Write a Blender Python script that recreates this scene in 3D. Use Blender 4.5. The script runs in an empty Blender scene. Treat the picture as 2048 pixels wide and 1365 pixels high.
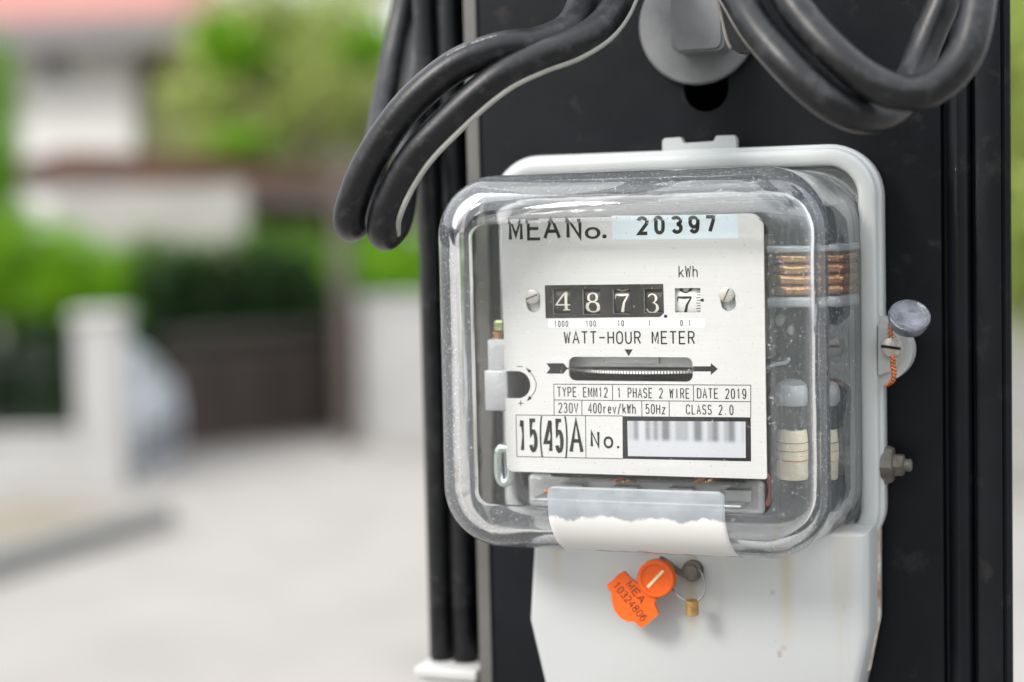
import bpy, bmesh, math, random
from mathutils import Vector, Matrix
random.seed(7)
rnd = random.Random(11)
scene = bpy.context.scene
COL = scene.collection

# ------------------------------------------------------------------ camera
# Working units are millimetres in a frame whose origin is the middle of the meter's nameplate:
# x right, y into the pole, z up.  H lifts it to its height over the road.
H = 1960.0
MM = 0.001
TH, PI_, RO = math.radians(20.8576), math.radians(-3.7141), math.radians(-1.341)
CAM = Vector((182.261, -600.998, 43.591))
F_PX = 60.0 / 36.0 * 2048.0
fwd = Vector((-math.sin(TH) * math.cos(PI_), math.cos(TH) * math.cos(PI_), math.sin(PI_)))
r0 = Vector((math.cos(TH), math.sin(TH), 0.0))
u0 = r0.cross(fwd)
right = math.cos(RO) * r0 + math.sin(RO) * u0
up = -math.sin(RO) * r0 + math.cos(RO) * u0
cd = bpy.data.cameras.new('camera')
cam = bpy.data.objects.new('camera', cd)
COL.objects.link(cam)
m = Matrix((right, up, -fwd)).transposed().to_4x4()
m.translation = (CAM + Vector((0, 0, H))) * MM
cam.matrix_world = m
cd.lens = 60.0
cd.sensor_width = 36.0
cd.clip_start = 0.02
cd.clip_end = 3000.0
cd.dof.use_dof = True
cd.dof.focus_distance = 0.622
cd.dof.aperture_fstop = 4.0
scene.camera = cam

# ------------------------------------------------------------------ sky, sun, exposure
SUN_DIR = Vector((-0.60, -0.85, 0.80)).normalized()      # towards the sun
world = bpy.data.worlds.new('World')
scene.world = world
world.use_nodes = True
nt = world.node_tree
for n in list(nt.nodes):
    nt.nodes.remove(n)
sky = nt.nodes.new('ShaderNodeTexSky')
sky.sky_type = 'NISHITA'
sky.sun_disc = False
sky.sun_elevation = math.asin(SUN_DIR.z)
sky.sun_rotation = math.atan2(SUN_DIR.x, SUN_DIR.y)
sky.dust_density = 3.0
tc = nt.nodes.new('ShaderNodeTexCoord')
cn = nt.nodes.new('ShaderNodeTexNoise')
cn.inputs['Scale'].default_value = 2.2
cn.inputs['Detail'].default_value = 5
nt.links.new(tc.outputs['Generated'], cn.inputs['Vector'])
cr = nt.nodes.new('ShaderNodeValToRGB')
cr.color_ramp.elements[0].position = 0.30
cr.color_ramp.elements[0].color = (0.45, 0.45, 0.45, 1)
cr.color_ramp.elements[1].position = 0.62
cr.color_ramp.elements[1].color = (0.97, 0.97, 0.97, 1)
nt.links.new(cn.outputs['Fac'], cr.inputs['Fac'])
mx = nt.nodes.new('ShaderNodeMix')
mx.data_type = 'RGBA'
mx.inputs['B'].default_value = (8.6, 8.7, 8.95, 1)
nt.links.new(cr.outputs['Color'], mx.inputs['Factor'])
nt.links.new(sky.outputs['Color'], mx.inputs['A'])
# an overcast sky is about three times brighter overhead than at the horizon
sz = nt.nodes.new('ShaderNodeSeparateXYZ')
nt.links.new(tc.outputs['Generated'], sz.inputs['Vector'])
gr = nt.nodes.new('ShaderNodeMapRange')
gr.inputs['From Min'].default_value = 0.0; gr.inputs['From Max'].default_value = 0.9
gr.inputs['To Min'].default_value = 0.62; gr.inputs['To Max'].default_value = 1.75
nt.links.new(sz.outputs['Z'], gr.inputs['Value'])
vm = nt.nodes.new('ShaderNodeVectorMath'); vm.operation = 'SCALE'
nt.links.new(mx.outputs['Result'], vm.inputs[0]); nt.links.new(gr.outputs['Result'], vm.inputs['Scale'])
bg = nt.nodes.new('ShaderNodeBackground')
bg.inputs['Strength'].default_value = 0.12
nt.links.new(vm.outputs['Vector'], bg.inputs['Color'])
wo = nt.nodes.new('ShaderNodeOutputWorld')
nt.links.new(bg.outputs['Background'], wo.inputs['Surface'])
sd = bpy.data.lights.new('sun', 'SUN')
sd.energy = 1.5
sd.angle = math.radians(18)
sd.color = (1.0, 0.965, 0.92)
sun = bpy.data.objects.new('sun', sd)
COL.objects.link(sun)
sun.rotation_euler = SUN_DIR.to_track_quat('Z', 'Y').to_euler()
sun.location = (0, -3, 8)
vs = scene.view_settings
scene.display_settings.display_device = 'sRGB'
vs.view_transform = 'Standard'
vs.look = 'None'
vs.exposure = 1.03
vs.gamma = 1.0
vs.use_curve_mapping = False
scene.render.engine = 'CYCLES'
cy = scene.cycles
cy.use_denoising = True
cy.max_bounces = 14
cy.diffuse_bounces = 4
cy.glossy_bounces = 6
cy.transmission_bounces = 12
cy.transparent_max_bounces = 24
cy.caustics_refractive = True
cy.caustics_reflective = True
cy.blur_glossy = 0.3
cy.sample_clamp_indirect = 6.0
cy.use_adaptive_sampling = False

# ------------------------------------------------------------------ helpers
def P(px, py, Y=0.0):
    """point (mm) of the depth plane y=Y that the photograph shows at pixel (px, py) of 2048x1365"""
    d = fwd * F_PX + right * (px - 1024.0) - up * (py - 682.5)
    t = (Y - CAM.y) / d.y
    return CAM + d * t

GZ = -H          # ground level in mm frame

def G(px, py, z=None):
    """point of the ground seen at a pixel"""
    d = fwd * F_PX + right * (px - 1024.0) - up * (py - 682.5)
    t = ((GZ if z is None else z) - CAM.z) / d.z
    return CAM + d * t

def V(px, py, dist):
    """point at depth dist (mm) along the view axis"""
    d = fwd * F_PX + right * (px - 1024.0) - up * (py - 682.5)
    return CAM + d * (dist / F_PX)

def W(p):
    return Vector((p[0], p[1], p[2] + H)) * MM

def link_mesh(name, verts, faces, mat, parent=None, smooth=False, slots=None, fmat=None):
    """verts in mm frame -> one mesh object, local to its parent's location"""
    base = Vector((0, 0, 0))
    q = parent
    while q is not None:
        base = base + q.location
        q = q.parent
    me = bpy.data.meshes.new(name)
    me.from_pydata([W(v) - base for v in verts], [], faces)
    for mm_ in (slots or [mat]):
        me.materials.append(mm_)
    if fmat:
        for p_, k in zip(me.polygons, fmat):
            p_.material_index = k
    if smooth:
        for p_ in me.polygons:
            p_.use_smooth = True
    me.update()
    o = bpy.data.objects.new(name, me)
    COL.objects.link(o)
    if parent is not None:
        o.parent = parent
    else:
        c = Vector((0, 0, 0))
        n = max(1, len(me.vertices))
        lo = Vector((1e9,) * 3); hi = Vector((-1e9,) * 3)
        for v in me.vertices:
            for k in range(3):
                lo[k] = min(lo[k], v.co[k]); hi[k] = max(hi[k], v.co[k])
        c = Vector(((lo.x + hi.x) / 2, (lo.y + hi.y) / 2, lo.z))
        for v in me.vertices:
            v.co -= c
        o.location = c
    return o

class MB:
    def __init__(self):
        self.v = []; self.f = []; self.m = []
    def add(self, vs_, fs_, k=0):
        b = len(self.v)
        self.v += [Vector(q) for q in vs_]
        self.f += [tuple(b + i for i in f_) for f_ in fs_]
        self.m += [k] * len(fs_)
        return self
    def box(self, x0, x1, y0, y1, z0, z1, bev=0.0, k=0, frame=None):
        bm = bmesh.new()
        r = bmesh.ops.create_cube(bm, size=1.0)
        for v in bm.verts:
            v.co = Vector(((x0 + x1) / 2 + v.co.x * (x1 - x0), (y0 + y1) / 2 + v.co.y * (y1 - y0), (z0 + z1) / 2 + v.co.z * (z1 - z0)))
        if bev > 0:
            bmesh.ops.bevel(bm, geom=list(bm.edges), offset=bev, segments=3, affect='EDGES', profile=0.5)
        self.bm(bm, k, frame)
        return self
    def bm(self, bm, k=0, frame=None):
        bm.verts.ensure_lookup_table()
        bm.verts.index_update()
        vs_ = [v.co.copy() for v in bm.verts]
        if frame is not None:
            vs_ = [frame @ v for v in vs_]
        self.add(vs_, [[v.index for v in f_.verts] for f_ in bm.faces], k)
        bm.free()
        return self
    def lathe(self, prof, c, axis='y', n=32, k=0, frame=None):
        """prof: list of (radius, along)"""
        vs_ = []; fs_ = []
        for (r, a) in prof:
            for i in range(n):
                t = 2 * math.pi * i / n
                ca, sa = math.cos(t) * r, math.sin(t) * r
                if axis == 'y': q = Vector((ca, a, sa))
                elif axis == 'x': q = Vector((a, ca, sa))
                else: q = Vector((ca, sa, a))
                if frame is not None: q = frame @ q
                vs_.append(q + Vector(c))
        for j in range(len(prof) - 1):
            for i in range(n):
                i2 = (i + 1) % n
                fs_.append((j * n + i, j * n + i2, (j + 1) * n + i2, (j + 1) * n + i))
        fs_.append(tuple(range(n))[::-1])
        fs_.append(tuple((len(prof) - 1) * n + i for i in range(n)))
        return self.add(vs_, fs_, k)
    def tube(self, pts, rad, n=16, k=0, cap=True, sub=8, flat=1.0):
        pts = spline(pts, sub) if sub > 1 else [Vector(p) for p in pts]
        vs_ = []; fs_ = []
        nrm = None
        for i, p in enumerate(pts):
            t = (pts[min(i + 1, len(pts) - 1)] - pts[max(i - 1, 0)]).normalized()
            if nrm is None:
                nrm = t.orthogonal().normalized()
            nrm = (nrm - t * nrm.dot(t)).normalized()
            b = t.cross(nrm)
            r = rad(i / (len(pts) - 1)) if callable(rad) else rad
            for j in range(n):
                a = 2 * math.pi * j / n
                vs_.append(p + nrm * math.cos(a) * r + b * math.sin(a) * r * flat)
        for i in range(len(pts) - 1):
            for j in range(n):
                j2 = (j + 1) % n
                fs_.append((i * n + j, i * n + j2, (i + 1) * n + j2, (i + 1) * n + j))
        if cap:
            fs_.append(tuple(range(n))[::-1])
            fs_.append(tuple((len(pts) - 1) * n + j for j in range(n)))
        return self.add(vs_, fs_, k)
    def prism(self, poly, y0, y1, k=0):
        """poly: (x,z) outline extruded from y0 to y1"""
        n = len(poly)
        vs_ = [(x, y0, z) for x, z in poly] + [(x, y1, z) for x, z in poly]
        fs_ = [tuple(range(n)), tuple(range(2 * n - 1, n - 1, -1))]
        for i in range(n):
            j = (i + 1) % n
            fs_.append((i, j, n + j, n + i)[::-1])
        return self.add(vs_, fs_, k)
    def build(self, name, mat, parent=None, smooth=False, slots=None, angle=None):
        o = link_mesh(name, self.v, self.f, mat, parent, smooth, slots, self.m if slots else None)
        bm = bmesh.new(); bm.from_mesh(o.data)
        bmesh.ops.recalc_face_normals(bm, faces=list(bm.faces))
        bm.to_mesh(o.data); bm.free()
        if angle is not None:
            for p_ in o.data.polygons: p_.use_smooth = True
            o.data.set_sharp_from_angle(angle=math.radians(angle))
        return o

def spline(pts, sub):
    pts = [Vector(p) for p in pts]
    out = []
    q = [pts[0] * 2 - pts[1]] + pts + [pts[-1] * 2 - pts[-2]]
    for i in range(1, len(q) - 2):
        for s in range(sub):
            t = s / sub
            a, b, c, d = q[i - 1], q[i], q[i + 1], q[i + 2]
            out.append(0.5 * ((2 * b) + (c - a) * t + (2 * a - 5 * b + 4 * c - d) * t * t + (3 * b - a - 3 * c + d) * t ** 3))
    out.append(pts[-1])
    return out

def tag(o, label=None, cat=None, group=None, kind=None):
    if label: o['label'] = label
    if cat: o['category'] = cat
    if group: o['group'] = group
    if kind: o['kind'] = kind
    return o

def empty(name, p, label=None, cat=None, group=None):
    o = bpy.data.objects.new(name, None)
    o.empty_display_size = 0.02
    COL.objects.link(o)
    o.location = W(p)
    return tag(o, label, cat, group)

def rrect(x0, x1, z0, z1, r, n=6):
    """rounded rectangle outline, counter clockwise; r may be 4 radii (bl, br, tr, tl)"""
    rr = r if isinstance(r, (tuple, list)) else (r,) * 4
    out = []
    for (cx, cz, a0, q) in ((x0 + rr[0], z0 + rr[0], 180, rr[0]), (x1 - rr[1], z0 + rr[1], 270, rr[1]), (x1 - rr[2], z1 - rr[2], 0, rr[2]), (x0 + rr[3], z1 - rr[3], 90, rr[3])):
        for i in range(n + 1):
            a = math.radians(a0 + 90 * i / n)
            out.append((cx + q * math.cos(a), cz + q * math.sin(a)))
    return out

def plate_mesh(name, outlines, y0, y1, mat, parent):
    """a flat sheet in xz with holes (even-odd outlines), from y0 to y1"""
    cu = bpy.data.curves.new(name, 'CURVE')
    cu.dimensions = '2D'; cu.fill_mode = 'BOTH'
    for ol in outlines:
        sp = cu.splines.new('POLY')
        sp.points.add(len(ol) - 1)
        for pnt, (x, z) in zip(sp.points, ol):
            pnt.co = (x, z, 0, 1)
        sp.use_cyclic_u = True
    cu.extrude = (y1 - y0) / 2
    ob = bpy.data.objects.new(name, cu)
    COL.objects.link(ob)
    dg = bpy.context.evaluated_depsgraph_get(); dg.update()
    me = bpy.data.meshes.new_from_object(ob.evaluated_get(dg))
    bpy.data.objects.remove(ob); bpy.data.curves.remove(cu)
    vs_ = [Vector((v.co.x, (y0 + y1) / 2 - v.co.z, v.co.y)) for v in me.vertices]
    fs_ = [tuple(p_.vertices) for p_ in me.polygons]
    bpy.data.meshes.remove(me)
    b = MB(); b.add(vs_, fs_)
    return b if mat is None else b.build(name, mat, parent)

# ------------------------------------------------------------------ materials
def new_mat(name):
    mt = bpy.data.materials.new(name)
    mt.use_nodes = True
    n = mt.node_tree
    return mt, n, n.nodes['Principled BSDF']

def pbr(name, col, rough=0.5, metal=0.0, var=0.0, vscale=40.0, bump=0.0, bscale=200.0, col2=None, stain=None, spec=0.5, stretch=None, trans=0.0):
    mt, n, b = new_mat(name)
    b.inputs['Base Color'].default_value = (*col, 1)
    b.inputs['Roughness'].default_value = rough
    b.inputs['Metallic'].default_value = metal
    b.inputs['Specular IOR Level'].default_value = spec
    t = n.nodes.new('ShaderNodeTexCoord')
    src = t.outputs['Object']
    if stretch:
        mp = n.nodes.new('ShaderNodeMapping')
        mp.inputs['Scale'].default_value = stretch
        n.links.new(src, mp.inputs['Vector']); src = mp.outputs['Vector']
    if var > 0 or col2:
        c2 = col2 or tuple(max(0, c * (1 - var)) for c in col)
        c1 = col if col2 else tuple(min(1, c * (1 + var)) for c in col)
        ns = n.nodes.new('ShaderNodeTexNoise')
        ns.inputs['Scale'].default_value = vscale
        ns.inputs['Detail'].default_value = 6
        ns.inputs['Roughness'].default_value = 0.6
        n.links.new(src, ns.inputs['Vector'])
        rp = n.nodes.new('ShaderNodeValToRGB')
        rp.color_ramp.elements[0].position = 0.35; rp.color_ramp.elements[0].color = (*c2, 1)
        rp.color_ramp.elements[1].position = 0.65; rp.color_ramp.elements[1].color = (*c1, 1)
        n.links.new(ns.outputs['Fac'], rp.inputs['Fac'])
        out = rp.outputs['Color']
        if stain:
            (sc_, sscale, lo, hi) = stain
            n2 = n.nodes.new('ShaderNodeTexNoise')
            n2.inputs['Scale'].default_value = sscale
            n2.inputs['Detail'].default_value = 8
            n2.inputs['Roughness'].default_value = 0.7
            n.links.new(src, n2.inputs['Vector'])
            r2 = n.nodes.new('ShaderNodeMapRange')
            r2.inputs['From Min'].default_value = lo; r2.inputs['From Max'].default_value = hi
            n.links.new(n2.outputs['Fac'], r2.inputs['Value'])
            m2 = n.nodes.new('ShaderNodeMix'); m2.data_type = 'RGBA'
            m2.inputs['B'].default_value = (*sc_, 1)
            n.links.new(r2.outputs['Result'], m2.inputs['Factor'])
            n.links.new(out, m2.inputs['A'])
            out = m2.outputs['Result']
        n.links.new(out, b.inputs['Base Color'])
        rr = n.nodes.new('ShaderNodeMapRange')
        rr.inputs['To Min'].default_value = rough * 0.8; rr.inputs['To Max'].default_value = min(1, rough * 1.25)
        n.links.new(ns.outputs['Fac'], rr.inputs['Value'])
        n.links.new(rr.outputs['Result'], b.inputs['Roughness'])
    if bump > 0:
        nb = n.nodes.new('ShaderNodeTexNoise')
        nb.inputs['Scale'].default_value = bscale
        nb.inputs['Detail'].default_value = 5
        n.links.new(src, nb.inputs['Vector'])
        bp = n.nodes.new('ShaderNodeBump')
        bp.inputs['Strength'].default_value = bump
        bp.inputs['Distance'].default_value = 0.001
        n.links.new(nb.outputs['Fac'], bp.inputs['Height'])
        n.links.new(bp.outputs['Normal'], b.inputs['Normal'])
    return mt

def leaf_mat(name, c1, c2, scale=0.8):
    mt, n, b = new_mat(name)
    t = n.nodes.new('ShaderNodeTexCoord')
    ns = n.nodes.new('ShaderNodeTexNoise')
    ns.inputs['Scale'].default_value = scale; ns.inputs['Detail'].default_value = 8; ns.inputs['Roughness'].default_value = 0.75
    n.links.new(t.outputs['Object'], ns.inputs['Vector'])
    rp = n.nodes.new('ShaderNodeValToRGB')
    rp.color_ramp.elements[0].position = 0.35; rp.color_ramp.elements[0].color = (*c1, 1)
    rp.color_ramp.elements[1].position = 0.65; rp.color_ramp.elements[1].color = (*c2, 1)
    n.links.new(ns.outputs['Fac'], rp.inputs['Fac'])
    n.links.new(rp.outputs['Color'], b.inputs['Base Color'])
    b.inputs['Roughness'].default_value = 0.6
    b.inputs['Specular IOR Level'].default_value = 0.15
    tr = n.nodes.new('ShaderNodeBsdfTranslucent')
    n.links.new(rp.outputs['Color'], tr.inputs['Color'])
    ms = n.nodes.new('ShaderNodeMixShader'); ms.inputs['Fac'].default_value = 0.35
    o = n.nodes['Material Output']
    n.links.new(b.outputs['BSDF'], ms.inputs[1]); n.links.new(tr.outputs['BSDF'], ms.inputs[2])
    n.links.new(ms.outputs['Shader'], o.inputs['Surface'])
    return mt

M = {}
M['steel_black'] = pbr('black_painted_steel', (0.0038, 0.0050, 0.0070), 0.34, var=0.25, vscale=18, bump=0.05, bscale=300, stain=((0.030, 0.027, 0.025), 60, 0.57, 0.74), spec=0.22)
M['strip'] = pbr('bare_steel_edge', (0.10, 0.097, 0.09), 0.5, metal=0.1, var=0.1)
M['rubber'] = pbr('black_cable_sheath', (0.0042, 0.0048, 0.0060), 0.36, var=0.35, vscale=45, bump=0.10, bscale=500, stain=((0.045, 0.046, 0.048), 150, 0.52, 0.85), spec=0.33)
M['stripe'] = pbr('white_cable_stripe', (0.30, 0.30, 0.275), 0.5, var=0.12, vscale=90)
M['stripe_dull'] = pbr('dull_cable_stripe', (0.16, 0.15, 0.135), 0.5, var=0.3, vscale=90)
M['galv'] = pbr('galvanised_steel', (0.17, 0.175, 0.18), 0.55, metal=0.35, var=0.16, vscale=60, bump=0.1, stain=((0.18, 0.10, 0.05), 50, 0.66, 0.76))
M['rim'] = pbr('pale_grey_enamel', (0.41, 0.427, 0.425), 0.34, var=0.035, vscale=25, bump=0.04, bscale=120, stain=((0.30, 0.28, 0.24), 45, 0.66, 0.85))
M['white_rust'] = None
M['alu'] = pbr('cast_aluminium', (0.56, 0.57, 0.58), 0.42, metal=0.5, var=0.08, vscale=120, bump=0.2, bscale=500)
M['dark_iron'] = pbr('dark_laminated_steel', (0.022, 0.026, 0.026), 0.35, metal=0.3, var=0.3, vscale=60)
M['pan'] = pbr('dull_grey_pan', (0.17, 0.18, 0.185), 0.5, var=0.1)
M['copper'] = pbr('copper_winding', (0.50, 0.22, 0.10), 0.22, metal=0.85, col2=(0.62, 0.42, 0.20), vscale=140, bump=0.5, bscale=160)
M['paper'] = pbr('cream_coil_paper', (0.70, 0.64, 0.48), 0.6, var=0.1, vscale=90)
M['bobbin'] = pbr('white_bobbin_plastic', (0.36, 0.39, 0.41), 0.35, var=0.05)
M['zinc'] = pbr('zinc_plated_steel', (0.62, 0.70, 0.68), 0.2, metal=0.9, var=0.1, vscale=150)
M['zinc_y'] = pbr('greenish_passivated_zinc', (0.50, 0.55, 0.28), 0.25, metal=0.85, var=0.25, vscale=400)
M['nickel'] = pbr('nickel_screw', (0.50, 0.475, 0.44), 0.42, metal=0.5, var=0.12, vscale=400)
M['drum_black'] = pbr('black_drum', (0.016, 0.015, 0.014), 0.35, var=0.4, vscale=500)
M['drum_white'] = pbr('white_drum', (0.62, 0.62, 0.60), 0.35)
M['ink'] = pbr('dark_grey_ink', (0.012, 0.012, 0.014), 0.6, var=0.2, vscale=300, spec=0.2)
M['digit'] = pbr('ivory_digit_paint', (0.66, 0.62, 0.54), 0.5)
M['counter_black'] = pbr('black_window_print', (0.022, 0.021, 0.021), 0.5, var=0.35, vscale=90, spec=0.25)
M['bluelabel'] = pbr('pale_blue_label', (0.60, 0.69, 0.73), 0.5, var=0.03)
M['brass'] = pbr('old_brass', (0.42, 0.27, 0.10), 0.4, metal=0.8, var=0.3, vscale=300)
M['rusty'] = pbr('rusty_steel', (0.16, 0.155, 0.14), 0.6, metal=0.4, col2=(0.075, 0.062, 0.048), vscale=200)
M['orange'] = pbr('orange_plastic', (0.72, 0.10, 0.004), 0.38, var=0.04, vscale=60)
M['seal'] = pbr('clouded_seal_plastic', (0.11, 0.12, 0.145), 0.25, var=0.5, vscale=160, bump=1.0, bscale=260)
M['cwire'] = pbr('orange_copper_wire', (0.55, 0.17, 0.06), 0.4, metal=0.4, var=0.2, vscale=500)
M['grey_plastic'] = pbr('pale_conduit_plastic', (0.42, 0.42, 0.405), 0.5, var=0.05)

# brushed white nameplate
mt, n, b = new_mat('brushed_white_nameplate')
t = n.nodes.new('ShaderNodeTexCoord'); mp = n.nodes.new('ShaderNodeMapping'); mp.inputs['Scale'].default_value = (25, 1, 1900)
n.links.new(t.outputs['Object'], mp.inputs['Vector'])
ns = n.nodes.new('ShaderNodeTexNoise'); ns.inputs['Scale'].default_value = 1.0; ns.inputs['Detail'].default_value = 6
n.links.new(mp.outputs['Vector'], ns.inputs['Vector'])
rp = n.nodes.new('ShaderNodeValToRGB')
rp.color_ramp.elements[0].position = 0.3; rp.color_ramp.elements[0].color = (0.55, 0.55, 0.538, 1)
rp.color_ramp.elements[1].position = 0.7; rp.color_ramp.elements[1].color = (0.60, 0.598, 0.588, 1)
n.links.new(ns.outputs['Fac'], rp.inputs['Fac'])
n2 = n.nodes.new('ShaderNodeTexNoise'); n2.inputs['Scale'].default_value = 55; n2.inputs['Detail'].default_value = 8; n2.inputs['Roughness'].default_value = 0.7
n.links.new(t.outputs['Object'], n2.inputs['Vector'])
r2 = n.nodes.new('ShaderNodeMapRange'); r2.inputs['From Min'].default_value = 0.69; r2.inputs['From Max'].default_value = 0.80
n.links.new(n2.outputs['Fac'], r2.inputs['Value'])
m2 = n.nodes.new('ShaderNodeMix'); m2.data_type = 'RGBA'; m2.inputs['B'].default_value = (0.32, 0.32, 0.31, 1)
n.links.new(r2.outputs['Result'], m2.inputs['Factor']); n.links.new(rp.outputs['Color'], m2.inputs['A'])
n.links.new(m2.outputs['Result'], b.inputs['Base Color'])
b.inputs['Roughness'].default_value = 0.5; b.inputs['Metallic'].default_value = 0.0
bp = n.nodes.new('ShaderNodeBump'); bp.inputs['Strength'].default_value = 0.05; bp.inputs['Distance'].default_value = 0.0002
n.links.new(ns.outputs['Fac'], bp.inputs['Height']); n.links.new(bp.outputs['Normal'], b.inputs['Normal'])
M['plate'] = mt

# cover: moulded glass for fillets and walls
mt, n, b = new_mat('moulded_clear_cover')
o = n.nodes['Material Output']
n.nodes.remove(b)
g = n.nodes.new('ShaderNodeBsdfGlass'); g.inputs['IOR'].default_value = 1.58; g.inputs['Roughness'].default_value = 0.0
g.inputs['Color'].default_value = (0.985, 0.99, 0.99, 1)
t = n.nodes.new('ShaderNodeTexCoord')
nb = n.nodes.new('ShaderNodeTexNoise'); nb.inputs['Scale'].default_value = 32; nb.inputs['Detail'].default_value = 2
n.links.new(t.outputs['Object'], nb.inputs['Vector'])
bp = n.nodes.new('ShaderNodeBump'); bp.inputs['Strength'].default_value = 0.22; bp.inputs['Distance'].default_value = 0.002
n.links.new(nb.outputs['Fac'], bp.inputs['Height']); n.links.new(bp.outputs['Normal'], g.inputs['Normal'])
def dust_nodes(n, t, lo, hi, k, scale=900, haze=0.012):
    v = n.nodes.new('ShaderNodeTexNoise'); v.inputs['Scale'].default_value = scale; v.inputs['Detail'].default_value = 3
    n.links.new(t.outputs['Object'], v.inputs['Vector'])
    r = n.nodes.new('ShaderNodeMapRange'); r.inputs['From Min'].default_value = lo; r.inputs['From Max'].default_value = hi; r.inputs['To Max'].default_value = k
    n.links.new(v.outputs['Fac'], r.inputs['Value'])
    # sparse scratches
    mp = n.nodes.new('ShaderNodeMapping'); mp.inputs['Rotation'].default_value = (0.3, 0.9, 0.4); mp.inputs['Scale'].default_value = (30, 30, 1400)
    n.links.new(t.outputs['Object'], mp.inputs['Vector'])
    s = n.nodes.new('ShaderNodeTexNoise'); s.inputs['Scale'].default_value = 1.0; s.inputs['Detail'].default_value = 1
    n.links.new(mp.outputs['Vector'], s.inputs['Vector'])
    rs = n.nodes.new('ShaderNodeMapRange'); rs.inputs['From Min'].default_value = 0.78; rs.inputs['From Max'].default_value = 0.84; rs.inputs['To Max'].default_value = 0.30
    n.links.new(s.outputs['Fac'], rs.inputs['Value'])
    a = n.nodes.new('ShaderNodeMath'); a.operation = 'ADD'; a.use_clamp = True
    n.links.new(r.outputs['Result'], a.inputs[0]); n.links.new(rs.outputs['Result'], a.inputs[1])
    a2 = n.nodes.new('ShaderNodeMath'); a2.operation = 'ADD'; a2.use_clamp = True; a2.inputs[1].default_value = haze
    n.links.new(a.outputs[0], a2.inputs[0])
    return a2.outputs[0]
df = n.nodes.new('ShaderNodeBsdfDiffuse'); df.inputs['Color'].default_value = (0.66, 0.70, 0.74, 1)
ms = n.nodes.new('ShaderNodeMixShader')
n.links.new(dust_nodes(n, t, 0.62, 0.76, 0.5, haze=0.045), ms.inputs['Fac'])
n.links.new(g.outputs['BSDF'], ms.inputs[1]); n.links.new(df.outputs['BSDF'], ms.inputs[2])
n.links.new(ms.outputs['Shader'], o.inputs['Surface'])
M['glass'] = mt
# cover: the thin flat front pane (no visible bending of what lies behind)
mt, n, b = new_mat('clear_flat_pane')
o = n.nodes['Material Output']; n.nodes.remove(b)
t = n.nodes.new('ShaderNodeTexCoord')
ge = n.nodes.new('ShaderNodeNewGeometry')
dt = n.nodes.new('ShaderNodeVectorMath'); dt.operation = 'DOT_PRODUCT'
n.links.new(ge.outputs['Incoming'], dt.inputs[0]); n.links.new(ge.outputs['Normal'], dt.inputs[1])
ab = n.nodes.new('ShaderNodeMath'); ab.operation = 'ABSOLUTE'; n.links.new(dt.outputs['Value'], ab.inputs[0])
om = n.nodes.new('ShaderNodeMath'); om.operation = 'SUBTRACT'; om.inputs[0].default_value = 1.0; n.links.new(ab.outputs[0], om.inputs[1])
pw = n.nodes.new('ShaderNodeMath'); pw.operation = 'POWER'; pw.inputs[1].default_value = 5.0; n.links.new(om.outputs[0], pw.inputs[0])
ml = n.nodes.new('ShaderNodeMath'); ml.operation = 'MULTIPLY_ADD'; ml.inputs[1].default_value = 0.9; ml.inputs[2].default_value = 0.075; n.links.new(pw.outputs[0], ml.inputs[0])
tr = n.nodes.new('ShaderNodeBsdfTransparent'); tr.inputs['Color'].default_value = (0.985, 0.99, 0.99, 1)
gl = n.nodes.new('ShaderNodeBsdfGlossy'); gl.inputs['Roughness'].default_value = 0.02
m1 = n.nodes.new('ShaderNodeMixShader')
n.links.new(ml.outputs[0], m1.inputs['Fac']); n.links.new(tr.outputs['BSDF'], m1.inputs[1]); n.links.new(gl.outputs['BSDF'], m1.inputs[2])
df = n.nodes.new('ShaderNodeBsdfDiffuse'); df.inputs['Color'].default_value = (0.6, 0.6, 0.58, 1)
ms = n.nodes.new('ShaderNodeMixShader')
n.links.new(dust_nodes(n, t, 0.67, 0.77, 0.5), ms.inputs['Fac'])
n.links.new(m1.outputs['Shader'], ms.inputs[1]); n.links.new(df.outputs['BSDF'], ms.inputs[2])
n.links.new(ms.outputs['Shader'], o.inputs['Surface'])
M['pane'] = mt
mt, n, b = new_mat('clear_inner_face')
o = n.nodes['Material Output']; n.nodes.remove(b)
tr = n.nodes.new('ShaderNodeBsdfTransparent'); n.links.new(tr.outputs['BSDF'], o.inputs['Surface'])
M['inner'] = mt

# ------------------------------------------------------------------ the place: road, kerb, walls, hedge, houses
def struct(o, cat=None):
    o['kind'] = 'structure'
    return o

axis_r = Vector((right.x, right.y, 0)).normalized()       # along the picture, level
axis_f = Vector((fwd.x, fwd.y, 0)).normalized()

def ground_mat(name, c1, c2, scale, bump=0.3):
    return pbr(name, c1, 0.85, col2=c2, vscale=scale, bump=bump, bscale=30, var=0.1, stain=((0.15, 0.142, 0.132), 0.5, 0.54, 0.75))
M['road'] = ground_mat('pale_concrete_road', (0.236, 0.222, 0.205), (0.198, 0.187, 0.172), 1.2)
M['pave'] = pbr('sandy_verge', (0.155, 0.135, 0.098), 0.9, var=0.2, vscale=3, bump=0.3, bscale=40)
M['kerb'] = pbr('grey_kerb_concrete', (0.15, 0.15, 0.142), 0.85, var=0.2, vscale=5, bump=0.3, bscale=50)
M['soil'] = pbr('garden_soil', (0.10, 0.09, 0.05), 0.95, col2=(0.07, 0.11, 0.03), vscale=1.5)
M['wall_w'] = pbr('white_rendered_wall', (0.345, 0.34, 0.33), 0.8, var=0.06, vscale=2.5, bump=0.2, bscale=25, stain=((0.25, 0.24, 0.22), 3, 0.60, 0.75))
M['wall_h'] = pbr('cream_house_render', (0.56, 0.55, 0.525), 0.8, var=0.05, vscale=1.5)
M['roof_r'] = pbr('faded_red_roof_tiles', (0.27, 0.12, 0.10), 0.9, var=0.15, vscale=3, stretch=(1, 1, 6))
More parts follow.
